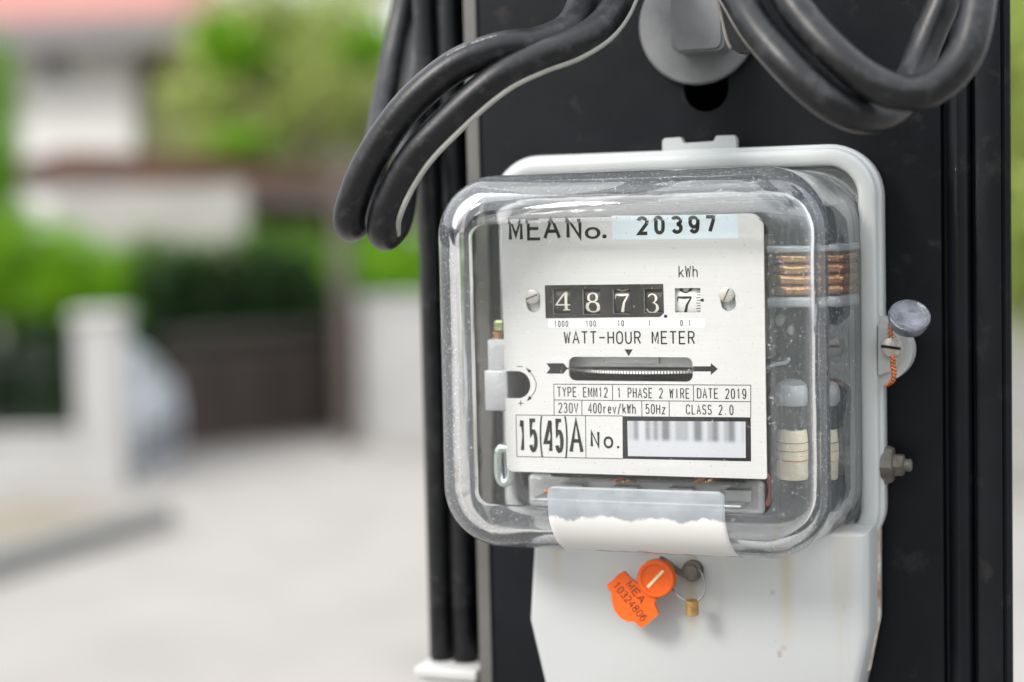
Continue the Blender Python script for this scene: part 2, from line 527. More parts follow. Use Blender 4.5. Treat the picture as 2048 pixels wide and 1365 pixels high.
M['fascia'] = pbr('grey_fascia_board', (0.15, 0.14, 0.14), 0.7, var=0.1)
M['rust_roof'] = pbr('rusty_sheet_roof', (0.090, 0.040, 0.024), 0.95, spec=0.05, col2=(0.035, 0.024, 0.020), vscale=1.8, stretch=(1, 1, 1))
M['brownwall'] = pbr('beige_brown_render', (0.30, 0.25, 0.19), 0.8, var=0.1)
M['gate'] = pbr('dark_brown_gate_paint', (0.022, 0.015, 0.014), 0.55, col2=(0.034, 0.022, 0.018), vscale=2)
M['gate_rail'] = pbr('weathered_gate_rail', (0.055, 0.043, 0.038), 0.55, var=0.1)
M['iron'] = pbr('black_wrought_iron', (0.02, 0.022, 0.024), 0.5, var=0.1)
M['whiteiron'] = pbr('white_painted_iron', (0.55, 0.58, 0.62), 0.45, var=0.06)
M['bark'] = pbr('grey_brown_bark', (0.13, 0.10, 0.07), 0.9, var=0.3, vscale=6, bump=0.5, bscale=20)
M['glassdark'] = pbr('dark_window_glass', (0.03, 0.045, 0.045), 0.1)
M['frame'] = pbr('window_frame_paint', (0.32, 0.32, 0.30), 0.5)
M['metalpost'] = pbr('brown_grey_post_paint', (0.075, 0.058, 0.052), 0.6, var=0.1)
M['leaf_vivid'] = leaf_mat('vivid_green_leaves', (0.06, 0.17, 0.004), (0.20, 0.42, 0.012), 1.6)
M['leaf_dark'] = leaf_mat('dark_hedge_leaves', (0.005, 0.018, 0.004), (0.018, 0.055, 0.008), 1.2)
M['leaf_mid'] = leaf_mat('mid_green_hedge_leaves', (0.05, 0.12, 0.016), (0.13, 0.24, 0.035), 1.2)
M['leaf_pale'] = leaf_mat('pale_yellow_green_leaves', (0.20, 0.28, 0.05), (0.44, 0.50, 0.16), 0.7)
M['leaf_olive'] = leaf_mat('olive_green_leaves', (0.17, 0.19, 0.08), (0.36, 0.38, 0.20), 0.8)

def quad_ground(name, pts, z, mat):
    return struct(link_mesh(name, [Vector((p[0], p[1], z)) for p in pts], [tuple(range(len(pts)))], mat))

C0 = Vector((CAM.x, CAM.y, GZ))
def L(s, d, z=0.0):
    """point s metres to the right and d metres ahead of the camera, z metres over the road"""
    q = C0 + axis_r * (s * 1000) + axis_f * (d * 1000)
    q.z = GZ + z * 1000
    return q
def toL(p):
    q = p - C0
    return q.dot(axis_r) / 1000, q.dot(axis_f) / 1000

big = 400
quad_ground('road', [L(-big, -big), L(big, -big), L(big, big), L(-big, big)], GZ, M['road'])

def lbox(b, s0, s1, d0, d1, z0, z1, bev=0.0, k=0):
    """box aligned with the picture, metres"""
    fr = Matrix((axis_r, axis_f, Vector((0, 0, 1)))).transposed().to_4x4()
    fr.translation = C0
    b.box(s0 * 1000, s1 * 1000, d0 * 1000, d1 * 1000, z0 * 1000, z1 * 1000, bev * 1000, k, fr)
    return b

def seg_wall(b, a, c, th, z0, z1, k=0, bev=0.0):
    """wall between two ground points (s,d) metres"""
    A, B = L(*a), L(*c)
    t = (B - A); ln = t.length; t.normalize()
    nrm = Vector((-t.y, t.x, 0))
    fr = Matrix((t, nrm, Vector((0, 0, 1)))).transposed().to_4x4()
    fr.translation = A
    b.box(0, ln, -th * 500, th * 500, z0 * 1000, z1 * 1000, bev * 1000, k, fr)
    return b

def gl(px, py):
    return toL(G(px, py))
def zat(px, py, s, d):
    """height (m over the road) seen at a pixel above ground point at distance d"""
    dirv = fwd * F_PX + right * (px - 1024.0) - up * (py - 682.5)
    t = d * 1000 / dirv.dot(axis_f)
    return (CAM.z + dirv.z * t - GZ) / 1000
def sat(px, d, py=600):
    dirv = fwd * F_PX + right * (px - 1024.0) - up * (py - 682.5)
    t = d * 1000 / dirv.dot(axis_f)
    return dirv.dot(axis_r) * t / 1000

def foliage(b, c, rad, n, size, rg, k=0, shell=0.55):
    """n leaf quads through an uneven ellipsoid around c (mm)"""
    ph = [rg.uniform(0, 6.28) for _ in range(6)]
    for _ in range(n):
        u = rg.uniform(-1, 1); a = rg.uniform(0, 2 * math.pi)
        s_ = math.sqrt(1 - u * u)
        d = Vector((s_ * math.cos(a), s_ * math.sin(a), u))
        bump = 1 + 0.16 * math.sin(3 * a + ph[0]) + 0.14 * math.sin(5 * u + 2 * a + ph[1]) + 0.10 * math.sin(7 * a - 4 * u + ph[2])
        r = (shell + (1 - shell) * rg.random() ** 0.6) * bump
        p = Vector((c[0] + d.x * rad[0] * r, c[1] + d.y * rad[1] * r, c[2] + d.z * rad[2] * r))
        sz = size * rg.uniform(0.6, 1.4)
        nrm = (d + Vector((rg.uniform(-1, 1), rg.uniform(-1, 1), rg.uniform(-0.6, 1.0))) * 0.9).normalized()
        t = nrm.orthogonal().normalized(); t = Matrix.Rotation(rg.uniform(0, 6.28), 3, nrm) @ t
        w = nrm.cross(t)
        b.add([p - t * sz, p + w * sz * 0.42 + nrm * sz * 0.1, p + t * sz, p - w * sz * 0.42 + nrm * sz * 0.1], [(0, 1, 2, 3)], k)

def shrub(name, label, cat, cs, mat, leafsize, seed, group=None, stems=True):
    """cs: list of (s, d, z, rs, rd, rz, n) metres"""
    rg = random.Random(seed)
    s, d = cs[0][0], cs[0][1]
    e = empty(name, L(s, d), label, cat, group)
    b = MB()
    for (s_, d_, z_, rs, rd, rz, n) in cs:
        foliage(b, L(s_, d_, z_), (rs * 1000, rd * 1000, rz * 1000), n, leafsize, rg)
    b.build('foliage', mat, e)
    w = MB()
    for (s_, d_, z_, rs, rd, rz, n) in cs[:8]:
        for q in range(3):
            p0 = L(s_ + rg.uniform(-.1, .1), d_ + rg.uniform(-.1, .1), 0.0)
            p2 = L(s_ + rg.uniform(-.5, .5) * rs, d_ + rg.uniform(-.5, .5) * rd, z_ + rz * 0.4)
            w.tube([p0, (p0 + p2) / 2 + Vector((rg.uniform(-60, 60), rg.uniform(-60, 60), 0)), p2], lambda t: 22 - 14 * t, 6, sub=4)
    w.build('stem', M['bark'], e, smooth=True)
    return e

def tree(label, s, d, trunk_h, clumps, mat, leafsize, seed, r=0.16, group=None):
    rg = random.Random(seed)
    e = empty('tree', L(s, d), label, 'tree', group)
    w = MB()
    top = L(s + 0.2, d, trunk_h)
    w.tube([L(s, d, -0.05), L(s + 0.06, d, trunk_h * 0.5), top], lambda t: r * 1000 * (1.15 - 0.45 * t), 10, sub=6)
    for (s_, d_, z_, rs, rd, rz, n) in clumps:
        p = L(s_, d_, z_)
        mid = (top + p) / 2 + Vector((rg.uniform(-200, 200), rg.uniform(-200, 200), 150))
        w.tube([top - Vector((0, 0, 200)), mid, p], lambda t: r * 1000 * (0.6 - 0.5 * t), 7, sub=5)
    w.build('trunk', M['bark'], e, smooth=True)
    b = MB()
    for (s_, d_, z_, rs, rd, rz, n) in clumps:
        foliage(b, L(s_, d_, z_), (rs * 1000, rd * 1000, rz * 1000), n, leafsize, rg, shell=0.25)
    b.build('crown', mat, e)
    return e

# --- left: kerb, verge, low wall with pillar, iron fence, white scroll gate
kd = gl(0, 1150)                         # kerb foot at the left edge of the photo
ke = gl(330, 1050)                       # kerb end
def ext(a, c, t):
    return (a[0] + (c[0] - a[0]) * t, a[1] + (c[1] - a[1]) * t)
k0 = ext(ke, kd, 3.5)
b = MB(); seg_wall(b, k0, ke, 0.22, 0.0, 0.15, bev=0.02)
kerb = struct(b.build('kerb', M['kerb']))
w0 = gl(0, 1008); w1 = gl(165, 985)      # foot of the low wall (verge is 0.13 high)
back = (k0[0] - 1.5, k0[1] + 6); bk2 = (ke[0] - .3, ke[1] + 3.5)
vb = MB()
pv = [L(*k0), L(*ke), L(bk2[0], bk2[1]), L(*back)]
# verge: a slab between kerb and wall
b = MB()
kk0 = ext(ke, kd, 3.5)
nrm = Vector((-(ke[1] - kd[1]), ke[0] - kd[0])).normalized()
if nrm.y < 0: nrm = -nrm
q0 = (kk0[0] + nrm.x * 0.085, kk0[1] + nrm.y * 0.085); q1 = (ke[0] + nrm.x * 0.085, ke[1] + nrm.y * 0.085)
pts = [q0, q1, (q1[0] + nrm.x * 1.1, q1[1] + nrm.y * 1.1), (q0[0] + nrm.x * 3.5, q0[1] + nrm.y * 3.5)]
vsx = [L(p[0], p[1], 0.0) for p in pts] + [L(p[0], p[1], 0.12) for p in pts]
b.add(vsx, [(3, 2, 1, 0), (4, 5, 6, 7), (0, 1, 5, 4), (1, 2, 6, 5), (2, 3, 7, 6), (3, 0, 4, 7)])
struct(b.build('verge', M['pave']))

pd = gl(215, 975)[1]                     # distance of the pillar
D1 = pd
ps = sat(205, D1)
ptop = zat(205, 622, ps, D1)
fr = empty('gate_pillar', L(ps, D1), 'white rendered gate pillar between low garden wall and white scroll gate', 'pillar')
b = MB(); hw = (sat(250, D1) - sat(160, D1)) / 2
lbox(b, ps - hw, ps + hw, D1 - hw, D1 + hw, 0, ptop - 0.09, 0.01); b.build('shaft', M['wall_w'], fr)
b = MB(); lbox(b, ps - hw - 0.03, ps + hw + 0.03, D1 - hw - 0.03, D1 + hw + 0.03, ptop - 0.088, ptop, 0.03); b.build('cap', M['wall_w'], fr)
wl = empty('garden_wall', L(ps - 1.5, D1), 'low white garden wall at left beside the pillar', 'wall')
wtop = zat(80, 862, 0, D1)
b = MB(); seg_wall(b, (ps - 6, D1 + 0.25), (ps - hw - 0.003, D1), 0.16, 0, wtop - 0.05); b.build('wall_body', M['wall_w'], wl)
b = MB(); seg_wall(b, (ps - 6, D1 + 0.25), (ps - hw - 0.034, D1), 0.22, wtop - 0.048, wtop, bev=0.01); b.build('coping', M['wall_w'], wl)
fn = empty('iron_fence', L(ps - 1.5, D1, wtop), 'black iron railing standing on the low white garden wall', 'fence')
ftop = zat(80, 715, 0, D1)
b = MB()
for zz in (wtop + 0.06, ftop - 0.06): seg_wall(b, (ps - 6, D1 + 0.25), (ps - hw - 0.003, D1), 0.03, zz, zz + 0.03)
b.build('rail', M['iron'], fn)
for i in range(34):
    t = i / 34
    s_ = (ps - 5.95) * (1 - t) + (ps - hw - 0.1) * t; d_ = D1 + 0.25 * (1 - t)
    b = MB(); b.tube([L(s_, d_, wtop + 0.002), L(s_, d_, ftop)], 8, 6, sub=1); b.build('baluster', M['iron'], fn)
b = MB(); lbox(b, ps - hw - 1.05, ps - hw - 0.55, D1 - 0.16, D1 - 0.13, wtop + 0.05, ftop - 0.05, 0.005)
# white open scroll gate leaf leaning into the drive
g0 = (ps + hw + 0.05, D1); g1 = gl(362, 915)
sg = empty('scroll_gate', L(*g0), 'white painted iron gate leaf with scrolls, swung open beside the pillar', 'gate')
A = L(*g0); B = L(*g1); tdir = (B - A).normalized(); gw = (B - A).length
gt0 = zat(262, 690, 0, D1) * 1000; gt1 = zat(350, 790, 0, g1[1]) * 1000
def gp(u, z): 
    q = A + tdir * (u * gw); q.z = GZ + z; return q
b = MB()
top = [gp(u, gt0 + (gt1 - gt0) * u + 70 * math.sin(u * math.pi)) for u in [i / 10 for i in range(11)]]
b.tube(top, 20, 8, sub=1); b.tube([gp(0, 60), gp(1, 60)], 20, 8, sub=1)
b.tube([gp(0, 40), gp(0, gt0)], 24, 8, sub=1); b.tube([gp(1, 40), gp(1, gt1)], 24, 8, sub=1)
b.tube([gp(0, 420), gp(1, 420)], 14, 8, sub=1)
b.build('gate_frame', M['whiteiron'], sg, smooth=True)
for i in range(1, 9):
    u = i / 9; zt = gt0 + (gt1 - gt0) * u + 70 * math.sin(u * math.pi)
    b = MB(); b.tube([gp(u, 60), gp(u, zt)], 13, 6, sub=1); b.build('bar', M['whiteiron'], sg)
for i in range(4):
    u = (i + 0.5) / 4
    b = MB()
    b.tube([gp(u + 0.11 * math.cos(a) * (1 - a / 14), 640 + 120 * math.sin(a) * (1 - a / 14)) for a in [j * 0.5 for j in range(22)]], 12, 6, sub=1)
    b.build('scroll', M['whiteiron'], sg)
b = MB()
b.add([gp(0.03, 70) , gp(0.97, 70), gp(0.97, 415), gp(0.03, 415)] + [gp(0.03, 70) + Vector((4, 4, 0)), gp(0.97, 70) + Vector((4, 4, 0)), gp(0.97, 415) + Vector((4, 4, 0)), gp(0.03, 415) + Vector((4, 4, 0))],
      [(0, 1, 2, 3), (7, 6, 5, 4), (0, 4, 5, 1), (1, 5, 6, 2), (2, 6, 7, 3), (3, 7, 4, 0)])
b.build('kick_panel', M['iron'], sg)

# --- dark sliding gate and its posts, far white wall
D2 = gl(520, 893)[1]
gs0, gs1 = sat(292, D2), sat(700, D2)
gtop = zat(500, 655, 0, D2)
dg_ = empty('driveway_gate', L((gs0 + gs1) / 2, D2), 'dark brown sheet metal driveway gate with pale top rails', 'gate')
b = MB(); lbox(b, gs0, gs1, D2, D2 + 0.04, 0.06, gtop - 0.31, 0.004); b.build('panel', M['gate'], dg_)
for (za, zb) in ((gtop - 0.07, gtop), (gtop - 0.30, gtop - 0.25)):
    b = MB(); lbox(b, gs0, gs1, D2 - 0.02, D2 + 0.05, za, zb, 0.004); b.build('rail', M['gate_rail'], dg_)
n_b = 22
for i in range(n_b):
    s_ = gs0 + (gs1 - gs0) * (i + 0.5) / n_b
    b = MB(); lbox(b, s_ - 0.012, s_ + 0.012, D2 + 0.002, D2 + 0.03, gtop - 0.249, gtop - 0.071); b.build('bar', M['gate'], dg_)
for i in range(4):
    s_ = gs0 + (gs1 - gs0) * i / 3
    b = MB(); lbox(b, s_ - 0.03, s_ + 0.03, D2 - 0.034, D2 - 0.023, 0.05, gtop - 0.012, 0.003); b.build('stile', M['gate'], dg_)
ga, gb = gl(330, 925), gl(700, 868)
dg_.rotation_euler.z = math.atan2(gb[1] - ga[1], gb[0] - ga[0]) * 0.9
ss = sat(695, D2 - 0.05)
b = MB(); lbox(b, ss - 0.08, ss + 0.08, D2 - 0.22, D2 - 0.06, 0, zat(690, 300, 0, D2), 0.01)
tag(b.build('carport_post', M['metalpost']), 'tall brown grey post holding the carport roof at the gate end', 'post')
fw = empty('boundary_wall', L(sat(800, D2), D2), 'white rendered boundary wall right of the brown gate', 'wall')
ws0 = sat(722, D2); wz = zat(790, 592, 0, D2)
b = MB(); lbox(b, ws0, ws0 + 9.0, D2 - 0.1, D2 + 0.08, 0, wz - 0.06); b.build('wall_body', M['wall_w'], fw)
b = MB(); lbox(b, ws0 - 0.02, ws0 + 9.02, D2 - 0.13, D2 + 0.11, wz - 0.058, wz, 0.01); b.build('coping', M['wall_w'], fw)

# --- hedges and bushes
dark_top = zat(420, 500, 0, D2 + 1.0)
cs = []
for i in range(7):
    s_ = sat(255, D2 + 1.2) + i * (sat(650, D2 + 1.2) - sat(255, D2 + 1.2)) / 6
    cs.append((s_, D2 + 1.3, dark_top * 0.47, 0.50, 0.55, dark_top * 0.50, 2600))
shrub('clipped_hedge', 'dark clipped hedge behind the brown driveway gate', 'hedge', cs, M['leaf_dark'], 70, 3)
cs = [(sat(560 + 70 * i, D2 + 5.5), D2 + 5.5, zat(560, 430, 0, D2 + 5.5), 0.9, 0.6, 0.85, 1500) for i in range(4)]
shrub('tall_shrub', 'olive green shrub in shade beyond the carport, behind the looped cables', 'shrub', cs, M['leaf_olive'], 75, 6)
cs = []
for i in range(6):
    s_ = sat(250, D2 + 2) + i * (sat(660, D2 + 2) - sat(250, D2 + 2)) / 5
    cs.append((s_, D2 + 2.6, zat(400, 535, 0, D2 + 2.6), 0.62, 0.5, 0.42, 900))
shrub('leafy_shrub', 'mid green shrub rising behind the dark clipped hedge', 'shrub', cs, M['leaf_mid'], 75, 5)
Dv = D1 + 1.6
sv = sat(70, Dv)
cs = [(sv, Dv, zat(0, 560, 0, Dv), 0.75, 0.6, 0.55, 4200), (sv - 0.6, Dv + 0.1, zat(0, 480, 0, Dv), 0.6, 0.6, 0.62, 3000), (sv + 0.35, Dv + 0.15, zat(0, 590, 0, Dv), 0.42, 0.5, 0.40, 2400),
      (sat(-25, Dv), Dv + 0.1, zat(0, 250, 0, Dv), 0.32, 0.4, 0.9, 2600), (sv - 1.3, Dv + 0.2, zat(0, 480, 0, Dv), 0.8, 0.6, 0.8, 2400)]
shrub('round_bush', 'vivid green bush in the garden behind the pillar', 'bush', cs, M['leaf_vivid'], 48, 8)
cs = [(sv - 0.9 + i * 0.55, Dv - 0.5, 0.66, 0.45, 0.38, 0.62, 2600) for i in range(4)]
shrub('low_bush', 'low dark green bush behind the black iron railing', 'bush', cs, M['leaf_dark'], 50, 9)
cs = [(sat(760, D2 + 1) + i * 0.8, D2 + 1.0, zat(800, 545, 0, D2 + 1), 0.55, 0.45, 0.40, 1500) for i in range(6)]
shrub('leafy_shrub', 'bright green shrub topping the white boundary wall', 'shrub', cs, M['leaf_vivid'], 60, 12)

# --- carport with rusty roof, parked pale van under it
D3 = D2 + 3.5
cp = empty('carport', L(sat(350, D3), D3), 'carport with a long rusty sheet roof in front of the cream house', 'carport')
b = MB()
c0 = sat(15, D3); c1 = sat(730, D3 - 1)
zr0, zr1 = zat(100, 352, 0, D3), zat(700, 388, 0, D3 - 1)
zt0, zt1 = zat(100, 300, 0, D3 + 2.0), zat(650, 335, 0, D3 + 2.0)
vsx = [L(c0, D3 - 0.4, zr0), L(c1, D3 - 1, zr1), L(c1, D3 + 3, zt1), L(c0, D3 + 3, zt0)]
vsx += [v + Vector((0, 0, 60)) for v in vsx]
b.add(vsx, [(3, 2, 1, 0), (4, 5, 6, 7), (0, 1, 5, 4), (1, 2, 6, 5), (2, 3, 7, 6), (3, 0, 4, 7)])
b.build('roof_sheet', M['rust_roof'], cp)
b = MB(); 
A3, B3 = L(c0, D3 - 0.45, zr0 - 0.16), L(c1, D3 - 1.05, zr1 - 0.16)
t3 = (B3 - A3); ln3 = t3.length; t3.normalize(); n3 = Vector((-t3.y, t3.x, 0)).normalized(); u3 = t3.cross(n3)
f3 = Matrix((t3, n3, u3)).transposed().to_4x4(); f3.translation = A3
b.box(0, ln3, -30, 30, 0, 150, 0, 0, f3); b.build('fascia', M['metalpost'], cp)
for s_, d_ in ((c0 + 0.1, D3 - 0.3), (c0 + 0.1, D3 + 2.8), (c1 - 0.3, D3 + 2.8)):
    b = MB(); lbox(b, s_ - 0.05, s_ + 0.05, d_ - 0.05, d_ + 0.05, 0, zr0 - 0.01); b.build('post', M['metalpost'], cp)

# --- the house
D4 = D3 + 6.5
hs = empty('house', L(sat(0, D4), D4), 'cream two storey house with red tiled roof behind the carport', 'house')
h0 = sat(-900, D4); h1 = sat(300, D4)
hz = zat(150, 78, 0, D4)
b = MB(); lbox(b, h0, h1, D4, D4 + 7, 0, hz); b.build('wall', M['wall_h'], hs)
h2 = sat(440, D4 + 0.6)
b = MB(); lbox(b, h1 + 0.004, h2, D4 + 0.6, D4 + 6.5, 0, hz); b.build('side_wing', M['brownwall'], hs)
b = MB()
ez = zat(200, 66, 0, D4 - 0.7)
ex0, ex1 = h0 - 0.8, sat(445, D4 - 0.8)
vsx = [L(ex0, D4 - 0.8, ez), L(ex1, D4 - 0.8, ez), L(ex1, D4 + 7.8, ez), L(ex0, D4 + 7.8, ez), L(ex0 + 3, D4 + 3.5, ez + 2.3), L(ex1 - 3, D4 + 3.5, ez + 2.3)]
vsx = [v + Vector((0, 0, 180)) for v in vsx]
b.add(vsx, [(0, 1, 5, 4), (1, 2, 5), (2, 3, 4, 5), (3, 0, 4), (3, 2, 1, 0)])
rf = b.build('roof', M['roof_r'], hs)
b = MB(); lbox(b, ex0 + 0.02, ex1 - 0.02, D4 - 0.84, D4 - 0.78, ez - 0.30, ez + 0.176); b.build('fascia', M['fascia'], hs)
b = MB(); lbox(b, ex0 + 0.02, ex1 - 0.02, D4 - 0.775, D4 + 7.7, ez + 0.10, ez + 0.175); b.build('soffit', M['fascia'], hs)
def window(px0, px1, py0, py1, D, parent):
    a, c = sat(px0, D), sat(px1, D); z0, z1 = zat(0, py1, 0, D), zat(0, py0, 0, D)
    b = MB(); lbox(b, a, c, D - 0.05, D - 0.004, z0, z0 + 0.07); lbox(b, a, c, D - 0.05, D - 0.004, z1 - 0.07, z1)
    lbox(b, a, a + 0.07, D - 0.05, D - 0.004, z0 + 0.071, z1 - 0.071); lbox(b, c - 0.07, c, D - 0.05, D - 0.004, z0 + 0.071, z1 - 0.071)
    lbox(b, (a + c) / 2 - 0.03, (a + c) / 2 + 0.03, D - 0.05, D - 0.004, z0 + 0.071, z1 - 0.071)
    w = b.build('window', M['frame'], parent)
    b = MB(); lbox(b, a + 0.01, c - 0.01, D - 0.03, D - 0.006, z0 + 0.01, z1 - 0.01)
    b.build('pane', M['glassdark'], w)
window(112, 172, 88, 168, D4, hs)
window(-260, -150, 90, 200, D4, hs)
window(-520, -400, 90, 200, D4, hs)
hs.rotation_euler.z = math.radians(-9)
# cream wall panel of the lower storey seen under the carport
D5 = D3 - 1.2
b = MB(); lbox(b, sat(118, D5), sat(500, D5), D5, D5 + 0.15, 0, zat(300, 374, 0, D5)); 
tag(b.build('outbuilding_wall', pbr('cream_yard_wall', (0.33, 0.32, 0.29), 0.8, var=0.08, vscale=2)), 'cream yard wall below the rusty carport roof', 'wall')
# neighbouring trees
Dt = D3 + 2.5
def clp(px, py, D, rs, rz, n):
    s_ = sat(px, D, py); return (s_, D + rnd.uniform(-.5, .5), zat(px, py, s_, D), rs, rs, rz, n)
cl = [clp(480, 90, Dt, 0.8, 0.5, 1100), clp(430, 200, Dt, 0.8, 0.35, 700), clp(540, 40, Dt, 0.6, 0.4, 700), clp(600, 230, Dt, 0.8, 0.35, 800), clp(640, 100, Dt, 0.7, 0.6, 500), clp(520, -90, Dt, 1.6, 0.7, 1100),
      clp(700, 170, Dt, 0.6, 0.5, 450), clp(690, 30, Dt, 0.7, 0.5, 450), clp(500, 280, Dt, 1.3, 0.3, 600), clp(560, 150, Dt, 1.5, 1.0, 800)]
tree('pale yellow green tree rising beside the house over the carport', sat(540, Dt), Dt, 2.0, cl, M['leaf_pale'], 75, 21)
Dt2 = Dt + 3
cl = [clp(720, 130, Dt2, 0.9, 0.6, 1300), clp(660, 240, Dt2, 1.3, 0.6, 1700), clp(800, 230, Dt2, 1.2, 1.0, 1500), clp(780, -60, Dt2, 0.9, 0.6, 500), clp(860, 350, Dt2, 1.2, 1.2, 1500), clp(760, 350, Dt2, 1.0, 0.8, 1500), clp(600, 330, Dt2, 1.2, 0.6, 1500), clp(470, 260, Dt2, 1.2, 0.6, 1300), clp(470, 100, Dt2, 0.9, 0.9, 600), clp(560, 60, Dt2, 1.4, 1.0, 700)]
tree('olive green tree behind the carport roof, next to the looped cables', sat(780, Dt2), Dt2, 2.2, cl, M['leaf_olive'], 85, 22)
cl = [clp(485, 108, Dt - 1.2, 0.42, 0.30, 900), clp(455, 70, Dt - 1.2, 0.25, 0.22, 350), clp(745, 95, Dt - 1.2, 0.34, 0.28, 600), clp(500, 285, Dt - 1.2, 0.4, 0.16, 350)]
tree('small bright green tree in front of the pale one, over the rusty roof', sat(520, Dt - 1.2), Dt - 1.2, 2.0, cl, M['leaf_vivid'], 70, 27, r=0.06)
# to the right of the pole
Dr = 13.0
cl = [clp(2060 + i * 90, 60 + (i % 3) * 170, Dr, 1.3, 1.1, 2600) for i in range(6)] + [clp(2040, 300, Dr, 0.9, 0.9, 2600), clp(2080, 480, Dr, 1.0, 0.8, 2500), clp(2050, 120, Dr + 1, 1.2, 1.2, 2500), clp(2050, -100, Dr + 1, 1.2, 1.0, 1500)]
tree('pale green tree seen past the right edge of the pole', sat(2150, Dr), Dr, 1.4, cl, M['leaf_pale'], 85, 23)
# trees added across the road behind the camera to darken reflections in the cover
for i, (s_, d_) in enumerate(((-6.5, -9), (0.0, -10), (6.5, -8))):
    cl = [(s_ + rnd.uniform(-2.6, 2.6), d_ + rnd.uniform(-1.2, 1.2), rnd.uniform(1.4, 4.6), 1.7, 1.6, 1.3, 1100) for _ in range(9)]
    tree(['leafy tree across the road to the left', 'leafy tree straight across the road', 'leafy tree across the road to the right'][i], s_, d_, 2.0, cl, M['leaf_mid'], 110, 40 + i)

# ================================================================== the pole
YP = 62.0
def X(px, Y, py=700): return P(px, py, Y).x
pole = empty('steel_pole', (X(1430, YP), YP, GZ), 'black painted ribbed steel pole carrying the meter', 'pole')
zb, zt = GZ + 1, 900.0
xl = X(974, YP); xr = X(1884, YP)
hole = P(1412, 175, YP)
hw = 45 / 4.95
ol = [(xl, zb), (xr, zb), (xr, zt), (xl, zt)]
zc = P(1412, 178, YP).z
hol = [(hole.x - hw, zc + 60), (hole.x + hw, zc + 60)] + [(hole.x + hw * math.cos(math.radians(a)), zc + hw * math.sin(math.radians(a))) for a in range(0, -181, -20)]
plate_mesh('front_panel', [ol, hol], YP, YP + 3, M['steel_black'], pole)
# ribs on the right flank: cross-section swept up the pole
x1, x2, x3, x4, x5 = (X(q, YP) for q in (1884, 1898, 1942, 1950, 2024))
def arc(xa, xb, dep, n=8, y=YP):
    return [(xa + (xb - xa) * i / n, y - dep * math.sin(math.pi * i / n)) for i in range(n + 1)]
sec = [(x1, YP), (x1 + .8, YP + 3.5), (x2 - .8, YP + 3.5)] + arc(x2, x3, 3.2) + [(x3 + .6, YP + 5), (x4 - .4, YP + 5)] + \
      [(x4, YP + 1.5), (x4 + .6, YP - .6), (x4 + 1.6, YP - 1.2), (x5 - 3.6, YP - 1.2), (x5 - 3.4, YP + 1.0), (x5 - 2.4, YP + 1.0), (x5 - 2.2, YP - 1.0), (x5 - .4, YP - 1.0), (x5, YP - .4), (x5 - .3, YP + 1.0), (x5 - 9, YP + 60), (x5 - 13, YP + 64), (x1, YP + 64), (x1, YP + 60), (x5 - 15, YP + 58), (x5 - 6, YP + 9), (x1, YP + 7)]
n = len(sec)
b = MB(); b.add([(x, y, zb) for x, y in sec] + [(x, y, zt) for x, y in sec], [(i, (i + 1) % n, n + (i + 1) % n, n + i) for i in range(n)] + [tuple(range(n)), tuple(range(2 * n - 1, n - 1, -1))])
b.build('ribbed_flank', M['steel_black'], pole, angle=40)
b = MB(); b.box(xl + .01, x1 - .02, YP + 60.2, YP + 63.5, zb, zt); b.build('back_panel', M['steel_black'], pole)
b = MB(); b.box(xl - 3.0, xl - .02, YP + 3.02, YP + 63.5, zb, zt, 0.4); b.build('left_flank', M['steel_black'], pole)
b = MB(); b.box(X(944, YP + 1), X(969, YP + 1), YP + 0.5, YP + 3.0, zb, zt, 0.5); b.build('bare_edge', M['strip'], pole)  # grey colour makes the thin flange edge look lit
b = MB(); b.box(X(846, 92), xl - 3.05, 90, 94, zb, zt, 0.5); b.build('rear_flange', M['steel_black'], pole)
# washer and square nut
wc = P(1393, 48, YP - 5)
bo = empty('anchor_bolt', (wc.x, YP, wc.z), 'galvanised square nut on a large round washer, clamping the pole above the meter', 'bolt')
b = MB(); rw = 118 / 5.0
b.lathe([(rw * .98, YP - .02), (rw, YP - 1), (rw, YP - 4.2), (rw - .8, YP - 5), (7, YP - 5.4), (0.5, YP - 5.4)], (wc.x, 0, wc.z), n=64)
b.build('washer', M['galv'], bo, angle=30)
nc = P(1397, 45, YP - 15)
b = MB(); b.prism(rrect(nc.x - 10.4, nc.x + 10.4, nc.z - 11.5, nc.z + 11.5, 3.0), YP - 17, YP - 5.45); 
b.prism(rrect(nc.x - 9.4, nc.x + 9.4, nc.z - 10.5, nc.z + 10.5, 3.0), YP - 18, YP - 17.02); b.build('nut', M['galv'], bo, angle=30)

# ================================================================== cables
def PP(lst): return [P(a, b_, y) for (a, b_, y) in lst]
def cable(name, label, path, rad, group=None, stripe=None, n=20, sub=10, cat='cable', sr=1.5, sm='stripe'):
    pts = PP(path)
    lo = min(pts, key=lambda v: v.z)
    e = empty(name, lo, label, cat, group)
    b = MB(); b.tube(pts, rad, n, sub=sub); b.build('sheath', M['rubber'], e, smooth=True)
    if stripe:
        b = MB()
        sp = [Vector(q) for q in PP(stripe)]
        b.tube(sp, sr, 10, sub=sub); b.build('stripe', M[sm], e, smooth=True)
    return e

